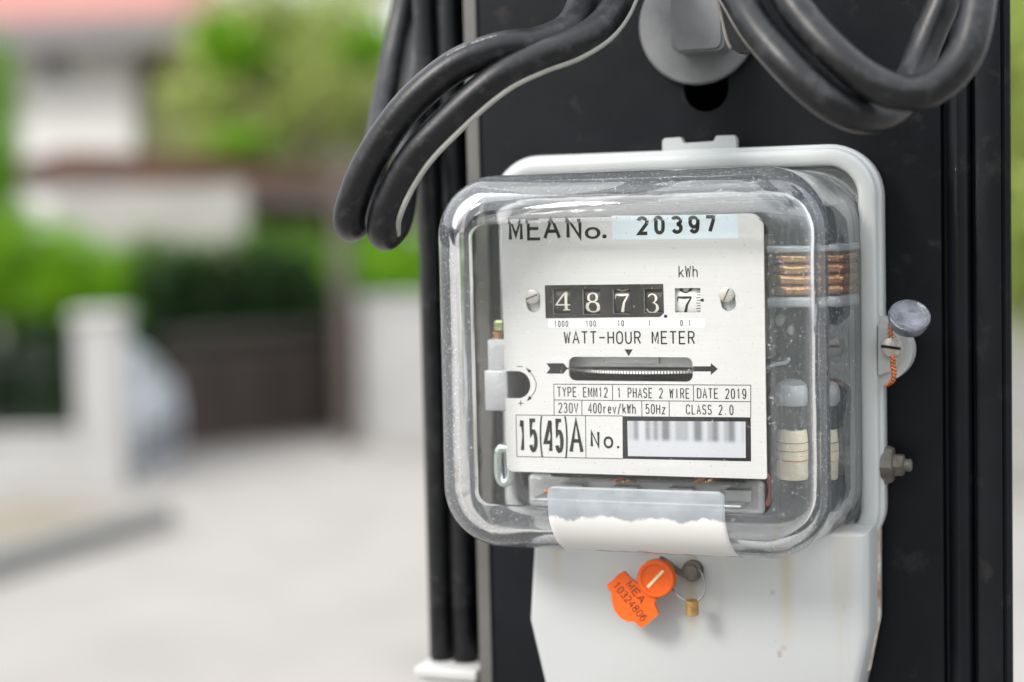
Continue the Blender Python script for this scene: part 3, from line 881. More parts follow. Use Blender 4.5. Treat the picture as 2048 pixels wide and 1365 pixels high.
LG = 'black cables looped above the meter'
F1 = [(1178, -160, 30), (1176, -70, 12), (1168, 0, -2), (1139, 57, -18), (1078, 87, -28), (1002, 97, -35), (914, 131, -40), (830, 198, -43), (770, 273, -44), (728, 345, -44), (703, 412, -42), (699, 448, -34), (706, 452, -14), (726, 430, 14), (744, 370, 42), (756, 290, 66), (775, 180, 84), (795, 80, 95), (812, 0, 100), (826, -120, 104)]
cable('cable', 'outer left black cable hanging in a drip loop beside the meter', F1, 5.9, LG)
F2 = [(1262, -160, 32), (1256, -70, 14), (1240, 0, -2), (1204, 53, -16), (1147, 90, -26), (1078, 116, -32), (1013, 147, -37), (956, 189, -40), (891, 249, -42), (838, 305, -43), (798, 366, -42), (771, 428, -40), (767, 466, -32), (776, 468, -12), (796, 440, 16), (808, 370, 42), (818, 280, 64), (834, 160, 82), (852, 60, 92), (866, 0, 98), (880, -120, 102)]
rgp = random.Random(4)
pm_ = spline(PP(F1), 10)
b = MB()
tocam = None
for k in range(26):
    i0 = 50.5 + k * 0.36 + (0.9 if k > 14 else 0)
    i_ = int(i0); f_ = i0 - i_
    p = pm_[i_].lerp(pm_[i_ + 1], f_); tdir_ = (pm_[i_ + 1] - pm_[i_]).normalized()
    vdir = (CAM - p).normalized(); side = tdir_.cross(vdir).normalized()
    if side.z < 0: side = -side
    nn_ = (side * 0.80 + vdir * 0.62); nn_ = (nn_ - tdir_ * nn_.dot(tdir_)).normalized(); w_ = tdir_.cross(nn_)
    c_ = p + nn_ * 5.93; h_ = 0.55 * rgp.uniform(.6, 1.1); l_ = 0.22 * rgp.uniform(.7, 1.6)
    q_ = [c_ - tdir_ * l_ - w_ * h_, c_ + tdir_ * l_ - w_ * h_, c_ + tdir_ * l_ + w_ * h_, c_ - tdir_ * l_ + w_ * h_]
    b.add(q_ + [v + nn_ * .06 for v in q_], [(0, 1, 2, 3), (7, 6, 5, 4), (0, 4, 5, 1), (1, 5, 6, 2), (2, 6, 7, 3), (3, 7, 4, 0)])
first_cable = [o_ for o_ in bpy.data.objects if o_.name == 'cable'][0]
b.build('worn_print', pbr('worn_grey_print', (0.13, 0.135, 0.14), 0.6), first_cable)
# the white stripe follows the lower right flank of the cable
def offset_path(path, off, dy, i0=0, i1=None):
    pts = path[i0:i1]
    out = []
    for i, (a, b_, y) in enumerate(pts):
        p0 = pts[max(i - 1, 0)]; p1 = pts[min(i + 1, len(pts) - 1)]
        tx, ty = p1[0] - p0[0], p1[1] - p0[1]
        l = math.hypot(tx, ty) or 1
        out.append((a - ty / l * -off, b_ + tx / l * -off, y + dy))
    return out
cable('cable', 'inner left black cable with a white stripe, looped beside the meter', F2, 5.9, LG,
      stripe=offset_path(F2, 28.5, -1.6, 0, 13), sr=1.15)
b = MB()
e2 = empty('cable', P(880, 230, 98), 'thin grey cable running up the pole behind the drip loops', 'cable')
b.tube(PP([(862, 420, 98), (870, 300, 98), (882, 200, 98), (893, 90, 98), (905, 0, 98), (915, -120, 98)]), 1.7, 10, sub=6); b.build('sheath', M['strip'], e2, smooth=True)

A_ = [(1405, -170, 16), (1440, -70, -6), (1480, 0, -20), (1516, 59, -28), (1567, 120, -34), (1619, 172, -36), (1666, 208, -35), (1713, 229, -30), (1760, 230, -20), (1798, 206, -8), (1820, 165, 2), (1838, 120, 8), (1862, 60, 12), (1886, 0, 15), (1905, -90, 20), (1912, -170, 24)]
cable('cable', 'lower right black cable hanging in a loop under the nut, pale edge along it', A_, 5.9, LG, stripe=offset_path(A_, -33.0, -1.0, 0, 9), sr=0.75, sm='stripe_dull')  # thin pale tube paints the highlight along the cable's lower edge
B_ = [(1510, -160, 2), (1540, -80, -14), (1581, 0, -26), (1619, 53, -30), (1666, 104, -33), (1713, 145, -34), (1761, 174, -34), (1808, 187, -33), (1855, 180, -31), (1898, 150, -28), (1930, 107, -25), (1946, 59, -22), (1956, 0, -18), (1962, -80, -12), (1966, -160, -4)]
cable('cable', 'upper right black cable looping in front of the pole edge', B_, 6.0, LG)
# flat tail of a cable tie end
tt = empty('cable_tail', P(1470, 60, 8), 'short flat black cable tail with pale edges beside the nut', 'cable')
b = MB()
pz = [(1420, -60), (1438, 0), (1455, 75), (1464, 98), (1478, 107), (1502, 108), (1500, 60), (1476, 0), (1462, -60)]
b.prism([(P(a, c, 4).x, P(a, c, 4).z) for a, c in pz], 2, 8); b.build('sheath', M['rubber'], tt)
b = MB(); b.tube([P(a, c, 2.4) for a, c in [(1417, -60), (1436, 2), (1453, 76), (1463, 99)]], 0.7, 8, sub=4); b.build('stripe', M['stripe_dull'], tt, smooth=True)

# straight cables down the left side of the pole, and the fitting they enter
VG = 'straight cables down the left side of the pole'
zt_f = P(900, 1322, 78).z
for px0, r_, lab in ((870, 4.9, 'straight black cable furthest left along the pole, below the loops'), (918, 5.3, 'straight black cable against the left edge of the pole')):
    xx = X(px0 , 80, 800)
    e = empty('straight_cable', (xx, 80, zt_f - 6), lab, 'cable', VG)
    b = MB(); b.tube([(xx, 80, zt_f - 6), (xx, 80, 0), (xx + .3, 80, 330), (xx + .3, 80, 600)], r_, 20, sub=4); b.build('sheath', M['rubber'], e, smooth=True)
fe = empty('conduit_fitting', P(905, 1365, 78), 'pale grey conduit fitting where the straight cables end', 'conduit fitting')
fx0, fx1 = X(846, 70, 1340), X(958, 70, 1340)
b = MB(); b.box(fx0, fx1, 66, 94, zt_f - 420, zt_f - 5, 2.0); b.build('body', M['grey_plastic'], fe, angle=40)
b = MB(); b.box(fx0 - 1.8, fx1 + 1.2, 64, 96, zt_f - 4.9, zt_f, 1.2); b.build('rim', M['grey_plastic'], fe, angle=40)

# ================================================================== the meter
zp = lambda px, py, Y=0.0: P(px, py, Y)
meter = empty('electricity_meter', (0, YP, 0), 'clear domed watt-hour meter with white nameplate and five digit counter', 'electricity meter')

# --- cover geometry from the outline in the photograph
RO_ = 18.5; O0 = 5.0; T = 5.4; TF = 3.6; RI_ = RO_ - T; YF = -14.0; YB = 46.0
# outline of the widest front silhouette at y = YF+RO_
Ym = YF + RO_
cxl = P(891, 730, Ym).x; cxr = P(1640, 730, YF + 8).x
czt = P(1290, 341, Ym).z; czb = P(1290, 1109, Ym - 4).z
ax0, ax1 = cxl + RO_ + O0, cxr - RO_ - O0 + 2
az0, az1 = czb + RO_ + O0, czt - RO_ - O0
print('cover core', ax0, ax1, az0, az1, 'outline', cxl, cxr, czb, czt)
def contour(o, y, nseg=10):
    sk = 7.0 * max(0.0, (y - Ym) / (YB - Ym))
    return [Vector((x + sk, y, z)) for x, z in rrect(ax0 - o, ax1 + o, az0 - o, az1 + o, max(o, 0.01), nseg)]
def profile(inner):
    r = RI_ if inner else RO_
    f = TF if inner else 0.0
    ry = RO_ - f
    pr = []
    o_ = O0
    for i in range(15):
        a = math.radians(90 * i / 14)
        pr.append((o_ + r * math.sin(a), YF + f + ry - ry * math.cos(a)))
    dr = -1.6
    for i in range(1, 7):
        t = i / 6
        pr.append((o_ + r + dr * t, YF + f + ry + (YB - YF - f - ry) * t))
    return pr
po, pi_ = profile(False), profile(True)
flange = [(po[-1][0] + .4, YB - 2.5), (po[-1][0] + 1.0, YB - 2.0), (po[-1][0] + 1.0, YB + 1.5), (pi_[-1][0], YB + 1.5)]
prof = po[:-1] + [(po[-1][0] - .1, YB - 4.0)] + flange + pi_[::-1]
b = MB()
rings = [contour(o, y) for o, y in prof]
nn = len(rings[0])
for rg_ in rings: b.v += rg_
for j in range(len(rings) - 1):
    for i in range(nn):
        i2 = (i + 1) % nn
        b.f.append((j * nn + i, j * nn + i2, (j + 1) * nn + i2, (j + 1) * nn + i)); b.m.append(0)
b.f.append(tuple(range(nn))[::-1]); b.m.append(1)
b.f.append(tuple((len(rings) - 1) * nn + i for i in range(nn))); b.m.append(2)
cover = b.build('clear_cover', M['glass'], meter, slots=[M['glass'], M['pane'], M['inner']], smooth=True)
# keep the flat faces flat-shaded
for p_ in cover.data.polygons:
    if len(p_.vertices) > 8: p_.use_smooth = False

# --- base: rim and pan
RG = 14.0
bx0, bx1 = P(960, 730, 44).x, P(1764, 700, 44).x
bz1, bz0 = P(1400, 298, 44).z, P(1400, 1104, 44).z
bx0 = -72.0
RR = 20.0
def crr(x0, x1, z0, z1, r, y, n=10): return [Vector((x, y, z)) for x, z in rrect(x0, x1, z0, z1, r, n)]
def ring_mesh(steps, cap_front=False, cap_back=False):
    """steps: (inset, y) of a rounded rectangle ring"""
    b = MB(); R_ = [crr(bx0 + i, bx1 - i, bz0 + i, bz1 - i, max(RR - i, 2), y) for i, y in steps]
    n_ = len(R_[0])
    for q in R_: b.v += q
    for j in range(len(R_) - 1):
        for i in range(n_):
            i2 = (i + 1) % n_
            b.f.append((j * n_ + i, j * n_ + i2, (j + 1) * n_ + i2, (j + 1) * n_ + i)); b.m.append(0)
    if cap_front: b.f.append(tuple(range(n_))[::-1]); b.m.append(0)
    if cap_back: b.f.append(tuple((len(R_) - 1) * n_ + i for i in range(n_))); b.m.append(0)
    return b
b = ring_mesh([(8.2, 54), (8.2, 43.0), (7.6, 42.2), (6.2, 41.6), (3.0, 41.8), (1.9, 42.6), (1.5, 44.0), (1.3, 46.5), (0.3, 47.2), (0, 48.5), (0.2, 56), (1.2, 58.5), (8.3, 59.8), (60, 60.0)])
base = b.build('base', M['rim'], meter, angle=50)
b = ring_mesh([(8.4, 54.2), (9.5, 56.0), (30, 57.0), (60, 57.2)], cap_back=True)
b.build('base_pan', M['rim'], meter, angle=50)
# hanging tab on top of the base
def pq(px, py, Y): q = P(px, py, Y); return (q.x, q.z)
tab = [pq(1326, 312, 50), pq(1326, 282, 50), pq(1331, 277, 50), pq(1362, 275, 50), pq(1368, 287, 50), pq(1428, 283, 50), pq(1434, 272, 50), pq(1468, 271, 50), pq(1473, 277, 50), pq(1474, 306, 50)]
b = MB(); b.prism(tab, 49, 53); b.build('hanging_tab', M['rim'], meter)
# right lug
lc = P(1776, 696, 47)
lug = [(v.x, v.z) for v in spline([P(a, c, 47) for a, c in ((1752, 612), (1762, 630), (1780, 645), (1804, 658), (1821, 680), (1826, 705), (1819, 731), (1801, 752), (1778, 765), (1762, 778), (1752, 800))], 4)]
b = MB(); b.prism(lug, 45, 56); b.build('seal_lug', M['rim'], meter, angle=40)
lug2 = [(v.x, v.z) for v in spline([P(a, c, 44) for a, c in ((1757, 650), (1778, 656), (1795, 672), (1803, 695), (1800, 718), (1788, 737), (1770, 747), (1757, 750))], 4)]
b = MB(); b.prism(lug2, 43, 44.98); b.build('lug_boss', M['rim'], meter, angle=40)
sc0 = P(1784, 694, 42)
b = MB(); b.lathe([(3.9, 43), (4.1, 41.5), (3.6, 39.6), (2.4, 39.0), (0.2, 38.9)], (sc0.x, 0, sc0.z), n=28); 
b.build('lug_screw', M['nickel'], meter, angle=35)
b = MB(); fr_ = Matrix.Translation(Vector((sc0.x, 38.7, sc0.z))) @ Matrix.Rotation(math.radians(8), 4, 'Y')
b.box(-3.6, 3.6, -.25, .25, -.5, .5, 0, 0, fr_); b.build('screw_slot', M['ink'], meter)
# side bolt
sb = P(1775, 930, 52)
b = MB()
b.lathe([(7.5, sb.x - 4), (8.0, sb.x), (7.0, sb.x + 2.2), (4.5, sb.x + 2.6), (4.3, sb.x + 6.0), (2.6, sb.x + 6.6)], (0, 52, sb.z), axis='x', n=6)
b.lathe([(2.4, sb.x + 6.6), (2.4, sb.x + 8.6), (1.6, sb.x + 9.2), (0.1, sb.x + 9.3)], (0, 52, sb.z), axis='x', n=16)
b.build('side_bolt', M['rusty'], meter, angle=30)

# --- terminal cover below
mt, n, b_ = new_mat('white_enamel_rust_edges')
t = n.nodes.new('ShaderNodeTexCoord')
sp = n.nodes.new('ShaderNodeSeparateXYZ'); n.links.new(t.outputs['Object'], sp.inputs['Vector'])
mp = n.nodes.new('ShaderNodeMapping'); mp.inputs['Scale'].default_value = (90, 20, 9); n.links.new(t.outputs['Object'], mp.inputs['Vector'])
ns = n.nodes.new('ShaderNodeTexNoise'); ns.inputs['Scale'].default_value = 1.0; ns.inputs['Detail'].default_value = 4; n.links.new(mp.outputs['Vector'], ns.inputs['Vector'])
rp = n.nodes.new('ShaderNodeMapRange'); rp.inputs['From Min'].default_value = 0.60; rp.inputs['From Max'].default_value = 0.80; rp.inputs['To Max'].default_value = 0.40
n.links.new(ns.outputs['Fac'], rp.inputs['Value'])
n2 = n.nodes.new('ShaderNodeTexNoise'); n2.inputs['Scale'].default_value = 95; n2.inputs['Detail'].default_value = 5; n.links.new(t.outputs['Object'], n2.inputs['Vector'])
r2 = n.nodes.new('ShaderNodeMapRange'); r2.inputs['From Min'].default_value = 0.70; r2.inputs['From Max'].default_value = 0.76; r2.inputs['To Max'].default_value = 0.7
n.links.new(n2.outputs['Fac'], r2.inputs['Value'])
m1 = n.nodes.new('ShaderNodeMix'); m1.data_type = 'RGBA'; m1.inputs['A'].default_value = (0.375, 0.385, 0.385, 1); m1.inputs['B'].default_value = (0.33, 0.27, 0.17, 1)
n.links.new(rp.outputs['Result'], m1.inputs['Factor'])
m2 = n.nodes.new('ShaderNodeMix'); m2.data_type = 'RGBA'; m2.inputs['B'].default_value = (0.25, 0.20, 0.15, 1)
n.links.new(r2.outputs['Result'], m2.inputs['Factor']); n.links.new(m1.outputs['Result'], m2.inputs['A'])
# yellowish drip stain under the cover's right side and dirt along the top
def drip(cx, w, zlo, zhi, prev, col, k):
    sx_ = n.nodes.new('ShaderNodeMath'); sx_.operation = 'SUBTRACT'; sx_.inputs[1].default_value = cx; n.links.new(sp.outputs['X'], sx_.inputs[0])
    ax_ = n.nodes.new('ShaderNodeMath'); ax_.operation = 'ABSOLUTE'; n.links.new(sx_.outputs[0], ax_.inputs[0])
    w1 = n.nodes.new('ShaderNodeMapRange'); w1.interpolation_type = 'SMOOTHSTEP'; w1.inputs['From Min'].default_value = w; w1.inputs['From Max'].default_value = 0.0; n.links.new(ax_.outputs[0], w1.inputs['Value'])
    w2 = n.nodes.new('ShaderNodeMapRange'); w2.interpolation_type = 'SMOOTHSTEP'; w2.inputs['From Min'].default_value = zlo; w2.inputs['From Max'].default_value = zhi; w2.inputs['To Max'].default_value = k; n.links.new(sp.outputs['Z'], w2.inputs['Value'])
    mm1 = n.nodes.new('ShaderNodeMath'); mm1.operation = 'MULTIPLY'; n.links.new(w1.outputs['Result'], mm1.inputs[0]); n.links.new(w2.outputs['Result'], mm1.inputs[1])
    mx_ = n.nodes.new('ShaderNodeMix'); mx_.data_type = 'RGBA'; mx_.inputs['B'].default_value = (*col, 1); n.links.new(mm1.outputs[0], mx_.inputs['Factor']); n.links.new(prev, mx_.inputs['A'])
    return mx_.outputs['Result']
o1 = drip(P(1572, 1150, 26).x * MM, 0.0045, -0.128, -0.085, m2.outputs['Result'], (0.34, 0.26, 0.14), 0.48)
o1 = drip(P(1385, 1250, 26).x * MM, 0.0030, -0.118, -0.103, o1, (0.36, 0.27, 0.13), 0.5)
o1 = drip(P(1115, 1150, 26).x * MM, 0.0040, -0.105, -0.083, o1, (0.36, 0.30, 0.18), 0.5)
n.links.new(o1, b_.inputs['Base Color']); b_.inputs['Roughness'].default_value = 0.32
M['enamel'] = mt
M['rust_edge'] = pbr('rust_bitten_edge', (0.50, 0.50, 0.47), 0.7, col2=(0.22, 0.10, 0.04), vscale=130, bump=0.4, bscale=400)
YT = 26.0
tco = [pq(1066, 1050, YT), pq(1056, 1240, YT), pq(1088, 1375, YT), pq(1100, 1440, YT), pq(1700, 1440, YT), pq(1716, 1372, YT), pq(1737, 1268, YT), pq(1737, 1066, YT)]
ctr = (sum(a for a, _ in tco) / 8, sum(c for _, c in tco) / 8)
def shrink(pl, k): return [(a + (ctr[0] - a) * k, c + (ctr[1] - c) * k) for a, c in pl]
n_ = 8
b = MB()
v_ = [(a, YT, c) for a, c in shrink(tco, .045)] + [(a, YT + 1.5, c) for a, c in shrink(tco, .01)] + [(a, YT + 4, c) for a, c in tco] + [(a, 58, c) for a, c in tco]
fs = [tuple(range(n_))]
for j in range(3):
    for i in range(n_):
        i2 = (i + 1) % n_
        fs.append((j * n_ + i, j * n_ + i2, (j + 1) * n_ + i2, (j + 1) * n_ + i))
b.add(v_, fs); tcov = b.build('terminal_cover', M['enamel'], meter, angle=50)
b = MB()
for i in (4, 5, 6, 7):
    if i == 4: continue
    a, c = tco[i], tco[(i + 1) % n_] if i < 7 else tco[7]
for (a, c) in ((tco[5], tco[6]), (tco[6], tco[7])):
    b.add([(a[0] + .05, YT + 22, a[1]), (c[0] + .05, YT + 22, c[1]), (c[0] + 0.8, YT + 22.6, c[1]), (a[0] + 0.8, YT + 22.6, a[1]),
           (a[0] + .05, YT + 26, a[1]), (c[0] + .05, YT + 26, c[1]), (c[0] + 0.8, YT + 25, c[1]), (a[0] + 0.8, YT + 25, a[1])],
          [(0, 1, 2, 3), (7, 6, 5, 4), (3, 2, 6, 7), (0, 3, 7, 4), (1, 5, 6, 2), (0, 4, 5, 1)])
b.build('rusty_lip', M['rust_edge'], meter)
# small bracket and screw above the tag
sq = P(1383, 1143, YT - 3)
b = MB(); b.lathe([(4.0, YT + .1), (4.0, YT - 3), (3.0, YT - 3.6), (2.9, YT - 5.5), (0.2, YT - 5.6)], (sq.x, 0, sq.z), n=20)
b.build('terminal_screw', M['rusty'], meter, angle=35)

# ================================================================== nameplate
def rnd_rect_px(px0, px1, py0, py1, r, Y=0.0, n=6):
    a = P(px0, (py0 + py1) / 2, Y).x; c = P(px1, (py0 + py1) / 2, Y).x
    z0 = P((px0 + px1) / 2, py1, Y).z; z1 = P((px0 + px1) / 2, py0, Y).z
    return rrect(a, c, z0, z1, r, n)
TL, TR, BR, BL = P(1002, 437), P(1525, 428), P(1535, 959), P(1014, 943)
xL, xR = (TL.x + BL.x) / 2, (TR.x + BR.x) / 2
zT, zB = (TL.z + TR.z) / 2, (BL.z + BR.z) / 2
print('plate', TL, TR, BR, BL)
nz = P(1035, 770)
nr = 27 / 5.2
out = rrect(xL, xR, zB, zT, (2.6, 0.8, 5.0, 2.0), 6)
# cut the round-ended notch out of the left edge (outline runs bl, br, tr, tl)
notch = [(xL, nz.z + nr), (nz.x, nz.z + nr)] + [(nz.x + nr * math.sin(math.radians(a)), nz.z + nr * math.cos(math.radians(a))) for a in range(10, 180, 10)] + [(nz.x, nz.z - nr), (xL, nz.z - nr)]
out = out + notch
holes = []
WIN = [(1106, 1141, 579, 628.5), (1165.5, 1200.3, 579, 629), (1226, 1260.7, 579, 628), (1288.2, 1324, 579, 626), (1349.8, 1401, 576.5, 625.5)]
def win(w, ins=0):
    return rnd_rect_px(w[0] + ins, w[1] - ins, w[2] + ins, w[3] - ins, 0.15, n=2)
for w in WIN: holes.append(win(w))
disc_w = rnd_rect_px(1137.4, 1385.5, 714.5, 763, 2.6)
holes.append(disc_w)
def slot(px, py0, py1, r):
    a = P(px, py0); c = P(px + 2, py1)
    return [(a.x + r * math.cos(math.radians(t)), a.z + r * math.sin(math.radians(t))) for t in range(0, 181, 20)] + [(c.x + r * math.cos(math.radians(t)), c.z + r * math.sin(math.radians(t))) for t in range(180, 361, 20)]
holes.append(slot(1065, 598, 611, 2.75)); holes.append(slot(1455, 596, 608, 2.75))
npl = plate_mesh('nameplate', [out] + holes, 0.0, 0.9, M['plate'], meter)

# printed things: dark ink sheets just proud of the plate
ink = MB()
YI = -0.06
def poly_px(pts, y=YI, bb=None):
    q = [P(a, c, 0) for a, c in pts]
    (bb or ink).add([(v.x, y, v.z) for v in q], [tuple(range(len(q)))])
def ribbon(pts, w, y=YI, bb=None, closed=False):
    """pts: (x,z) mm, w: width or list"""
    n = len(pts); L_, R_ = [], []
    for i in range(n):
        if closed: p0, p1, p2 = pts[(i - 1) % n], pts[i], pts[(i + 1) % n]
        else: p0, p1, p2 = pts[max(i - 1, 0)], pts[i], pts[min(i + 1, n - 1)]
        ww = (w[i] if isinstance(w, (list, tuple)) else w) / 2
        d1 = Vector((p1[0] - p0[0], p1[1] - p0[1])); d2 = Vector((p2[0] - p1[0], p2[1] - p1[1]))
        if d1.length < 1e-9: d1 = d2.copy()
        if d2.length < 1e-9: d2 = d1.copy()
        d1.normalize(); d2.normalize()
        n1 = Vector((-d1.y, d1.x)); n2_ = Vector((-d2.y, d2.x)); mm_ = n1 + n2_
        if mm_.length < 0.3: mm_ = n1
        mm_.normalize(); k = ww / max(0.45, mm_.dot(n1))
        L_.append((p1[0] + mm_.x * k, p1[1] + mm_.y * k)); R_.append((p1[0] - mm_.x * k, p1[1] - mm_.y * k))
    fs = [(i, (i + 1) % n, n + (i + 1) % n, n + i) for i in range(n if closed else n - 1)]
    yy = y if callable(y) else (lambda x, z: y)
    (bb or ink).add([(a, yy(a, c), c) for a, c in L_] + [(a, yy(a, c), c) for a, c in R_], fs)
def line_px(pts, w, closed=False, bb=None):
    q = [P(a, c, 0) for a, c in pts]
    ribbon([(v.x, v.z) for v in q], w, closed=closed, bb=bb)

def el(cx, cy, rx, ry, a0, a1, n=10):
    return [(cx + rx * math.cos(math.radians(a0 + (a1 - a0) * i / n)), cy + ry * math.sin(math.radians(a0 + (a1 - a0) * i / n))) for i in range(n + 1)]
# thin gothic strokes in a 4 x 6 cell
GL = {
 'A': [[(0, 0), (2, 6), (4, 0)], [(.75, 2.1), (3.25, 2.1)]], 'B': [[(0, 0), (0, 6), (2.6, 6)] + el(2.5, 4.6, 1.3, 1.4, 90, -90, 6) + [(0, 3.2)], [(2.4, 3.2)] + el(2.5, 1.6, 1.5, 1.6, 90, -90, 6) + [(0, 0)]],
 'C': [el(2.1, 4, 2, 2, 15, 180, 9) + el(2.1, 2, 2, 2, 180, 345, 9)], 'D': [[(0, 0), (0, 6), (1.8, 6)] + el(1.8, 3.9, 2.1, 2.1, 90, 0, 5) + el(1.8, 2.1, 2.1, 2.1, 0, -90, 5) + [(0, 0)]],
 'E': [[(4, 6), (.3, 6), (.3, 0), (4, 0)], [(.3, 3.1), (3.5, 3.1)]], 'H': [[(.2, 0), (.2, 6)], [(3.8, 0), (3.8, 6)], [(.2, 3.1), (3.8, 3.1)]],
 'I': [[(2, 0), (2, 6)]], 'L': [[(.5, 6), (.5, 0), (4, 0)]], 'M': [[(.2, 0), (.2, 6), (2, 1.2), (3.8, 6), (3.8, 0)]], 'N': [[(0, 0), (0, 6), (4, 0), (4, 6)]],
 'O': [el(2, 4, 1.9, 2, 0, 180, 9) + el(2, 2, 1.9, 2, 180, 360, 9) + [(3.9, 4)]], 'P': [[(.3, 0), (.3, 6), (2.4, 6)] + el(2.4, 4.4, 1.5, 1.6, 90, -90, 8) + [(.3, 2.8)]],
 'R': [[(.3, 0), (.3, 6), (2.4, 6)] + el(2.4, 4.5, 1.5, 1.5, 90, -90, 8) + [(.3, 3)], [(2.2, 3), (4, 0)]],
 'S': [el(2, 4.5, 1.75, 1.5, 20, 250, 9) + el(2, 1.6, 1.85, 1.6, 70, -160, 9)], 'T': [[(0, 6), (4, 6)], [(2, 6), (2, 0)]], 'U': [[(.2, 6), (.2, 1.9)] + el(2, 1.9, 1.8, 1.9, 180, 360, 8) + [(3.8, 6)]],
 'V': [[(0, 6), (2, 0), (4, 6)]], 'W': [[(0, 6), (1, 0), (2, 5), (3, 0), (4, 6)]], 'Y': [[(0, 6), (2, 3), (4, 6)], [(2, 3), (2, 0)]],
 'k': [[(.4, 0), (.4, 6)], [(3.6, 4), (.4, 1.5)], [(1.6, 2.4), (3.9, 0)]], 'h': [[(.4, 0), (.4, 6)], [(.4, 2.6)] + el(2, 2.6, 1.6, 1.4, 180, 0, 8) + [(3.6, 0)]],
 'r': [[(1, 0), (1, 4)], [(1, 2.4)] + el(2.7, 2.5, 1.6, 1.4, 170, 70, 5)], 'e': [[(.4, 2.1), (3.6, 2.1)] + el(2, 2, 1.6, 2, 5, 320, 12)], 'v': [[(.3, 4), (2, 0), (3.7, 4)]], 'z': [[(.4, 4), (3.6, 4), (.4, 0), (3.7, 0)]],
 '/': [[(.2, -.6), (3.8, 6.4)]], '-': [[(0, 3), (4, 3)]], '.': [[(1.2, 0), (1.2, .7)]],
 '0': [el(2, 4, 1.7, 2, 0, 180, 9) + el(2, 2, 1.7, 2, 180, 360, 9) + [(3.7, 4)]], '1': [[(.9, 4.7), (2.1, 6), (2.1, 0)]],
 '2': [el(2, 4.4, 1.7, 1.6, 165, -30, 9) + [(.3, 0), (3.8, 0)]], '3': [el(1.9, 4.6, 1.6, 1.4, 160, -90, 9) + el(1.9, 1.6, 1.8, 1.6, 90, -160, 9)],
 '4': [[(3.9, 1.7), (.1, 1.7), (2.9, 6), (2.9, 0)]], '5': [[(3.6, 6), (.7, 6), (.4, 3.2)] + el(1.95, 1.95, 1.85, 1.95, 130, -155, 10)],
 '6': [el(2, 2, 1.75, 2, 0, 360, 14), [(.3, 2), (.4, 3.8)] + el(2, 4, 1.6, 2, 160, 30, 6)], '7': [[(.2, 6), (3.8, 6), (1.6, 0)]],
 '8': [el(2, 4.55, 1.5, 1.45, -90, 270, 14), el(2, 1.6, 1.8, 1.6, 90, 450, 14)], '9': [el(2, 4, 1.75, 2, 0, 360, 14), [(3.7, 4), (3.6, 2.2)] + el(2, 2, 1.6, 2, -20, -150, 6)],
 '(': [el(7, 3, 7, 4.2, 122, 238, 10)], ')': [el(-3, 3, 7, 4.2, 58, -58, 10)],
}
def gothic(txt, px0, py0, px1, py1, w, fill=0.78, bb=None, y=YI, frame=None):
    """fixed-pitch stroke lettering fitted to a pixel box (top-left, bottom-right)"""
    a = P(px0, (py0 + py1) / 2).x; c = P(px1, (py0 + py1) / 2).x
    pm = (px0 + px1) / 2
    z0 = P(pm, py1).z; z1 = P(pm, py0).z
    # slope of the row
    n = len(txt); adv = (c - a) / (n - 1 + fill) if n > 1 else (c - a)
    cw = adv * fill if n > 1 else (c - a)
    for i, ch in enumerate(txt):
        for st in GL.get(ch, []):
            pts = [(a + i * adv + w / 2 + (x / 4) * (cw - w), z0 + w / 2 + (zz / 6) * (z1 - z0 - w)) for x, zz in st]
            ribbon(pts, w, bb=bb, y=y)

def font_text(txt, px0, py0, px1, py1, bold=0.0, y=YI, bb=None, hook=None):
    cu = bpy.data.curves.new('lettering', 'FONT'); cu.body = txt; cu.size = 10; cu.offset = bold; cu.resolution_u = 5
    ob = bpy.data.objects.new('lettering', cu); COL.objects.link(ob)
    dg = bpy.context.evaluated_depsgraph_get(); dg.update()
    me = bpy.data.meshes.new_from_object(ob.evaluated_get(dg))
    bpy.data.objects.remove(ob); bpy.data.curves.remove(cu)
    xs = [v.co.x for v in me.vertices]; ys = [v.co.y for v in me.vertices]
    a = P(px0, (py0 + py1) / 2).x; c = P(px1, (py0 + py1) / 2).x; pm = (px0 + px1) / 2
    z0 = P(pm, py1).z; z1 = P(pm, py0).z
    sx = (c - a) / (max(xs) - min(xs)); sz = (z1 - z0) / (max(ys) - min(ys))
    vs_ = [Vector((a + (v.co.x - min(xs)) * sx, 0, z0 + (v.co.y - min(ys)) * sz)) for v in me.vertices]
    for v in vs_: v.y = y(v.x, v.z) if callable(y) else y
    if hook: vs_ = [hook(v) for v in vs_]
    (bb or ink).add(vs_, [tuple(p_.vertices) for p_ in me.polygons])
    bpy.data.meshes.remove(me)

# heading
gothic('M', 1016, 436, 1047, 483, 1.35); gothic('E', 1052, 435, 1083, 481.5, 1.15); gothic('A', 1086, 434, 1122, 480, 1.3)
gothic('N', 1132.5, 434, 1163.5, 479, 1.4); font_text('o', 1169.5, 454.5, 1201, 478.5, 0.1); font_text('.', 1204.5, 469, 1213.5, 477.5, 0.3)
font_text('kWh', 1356, 531.5, 1396.5, 556, -0.0)if False else gothic('kWh', 1356, 531.5, 1396.5, 556, 0.42, 0.88)
gothic('1000', 1108, 641.7, 1137, 654.5, 0.32, 0.80); gothic('100', 1171, 641.2, 1192.5, 654.2, 0.32, 0.80); gothic('10', 1234.5, 640.8, 1248.6, 653.6, 0.32, 0.80)
gothic('1', 1296.5, 640.4, 1302, 653, 0.32); gothic('0.1', 1360, 640.2, 1382.5, 652.8, 0.32, 0.76)
gothic('WATT-HOUR METER', 1127.5, 662.5, 1390, 689, 0.56, 0.84)
poly_px([(1248.8, 699.2), (1265.6, 699.2), (1257.3, 713)])
poly_px([(1092.8, 727), (1126.5, 726.8), (1135.5, 737), (1126.8, 747.7), (1092.8, 747.7), (1100.2, 737.2)])
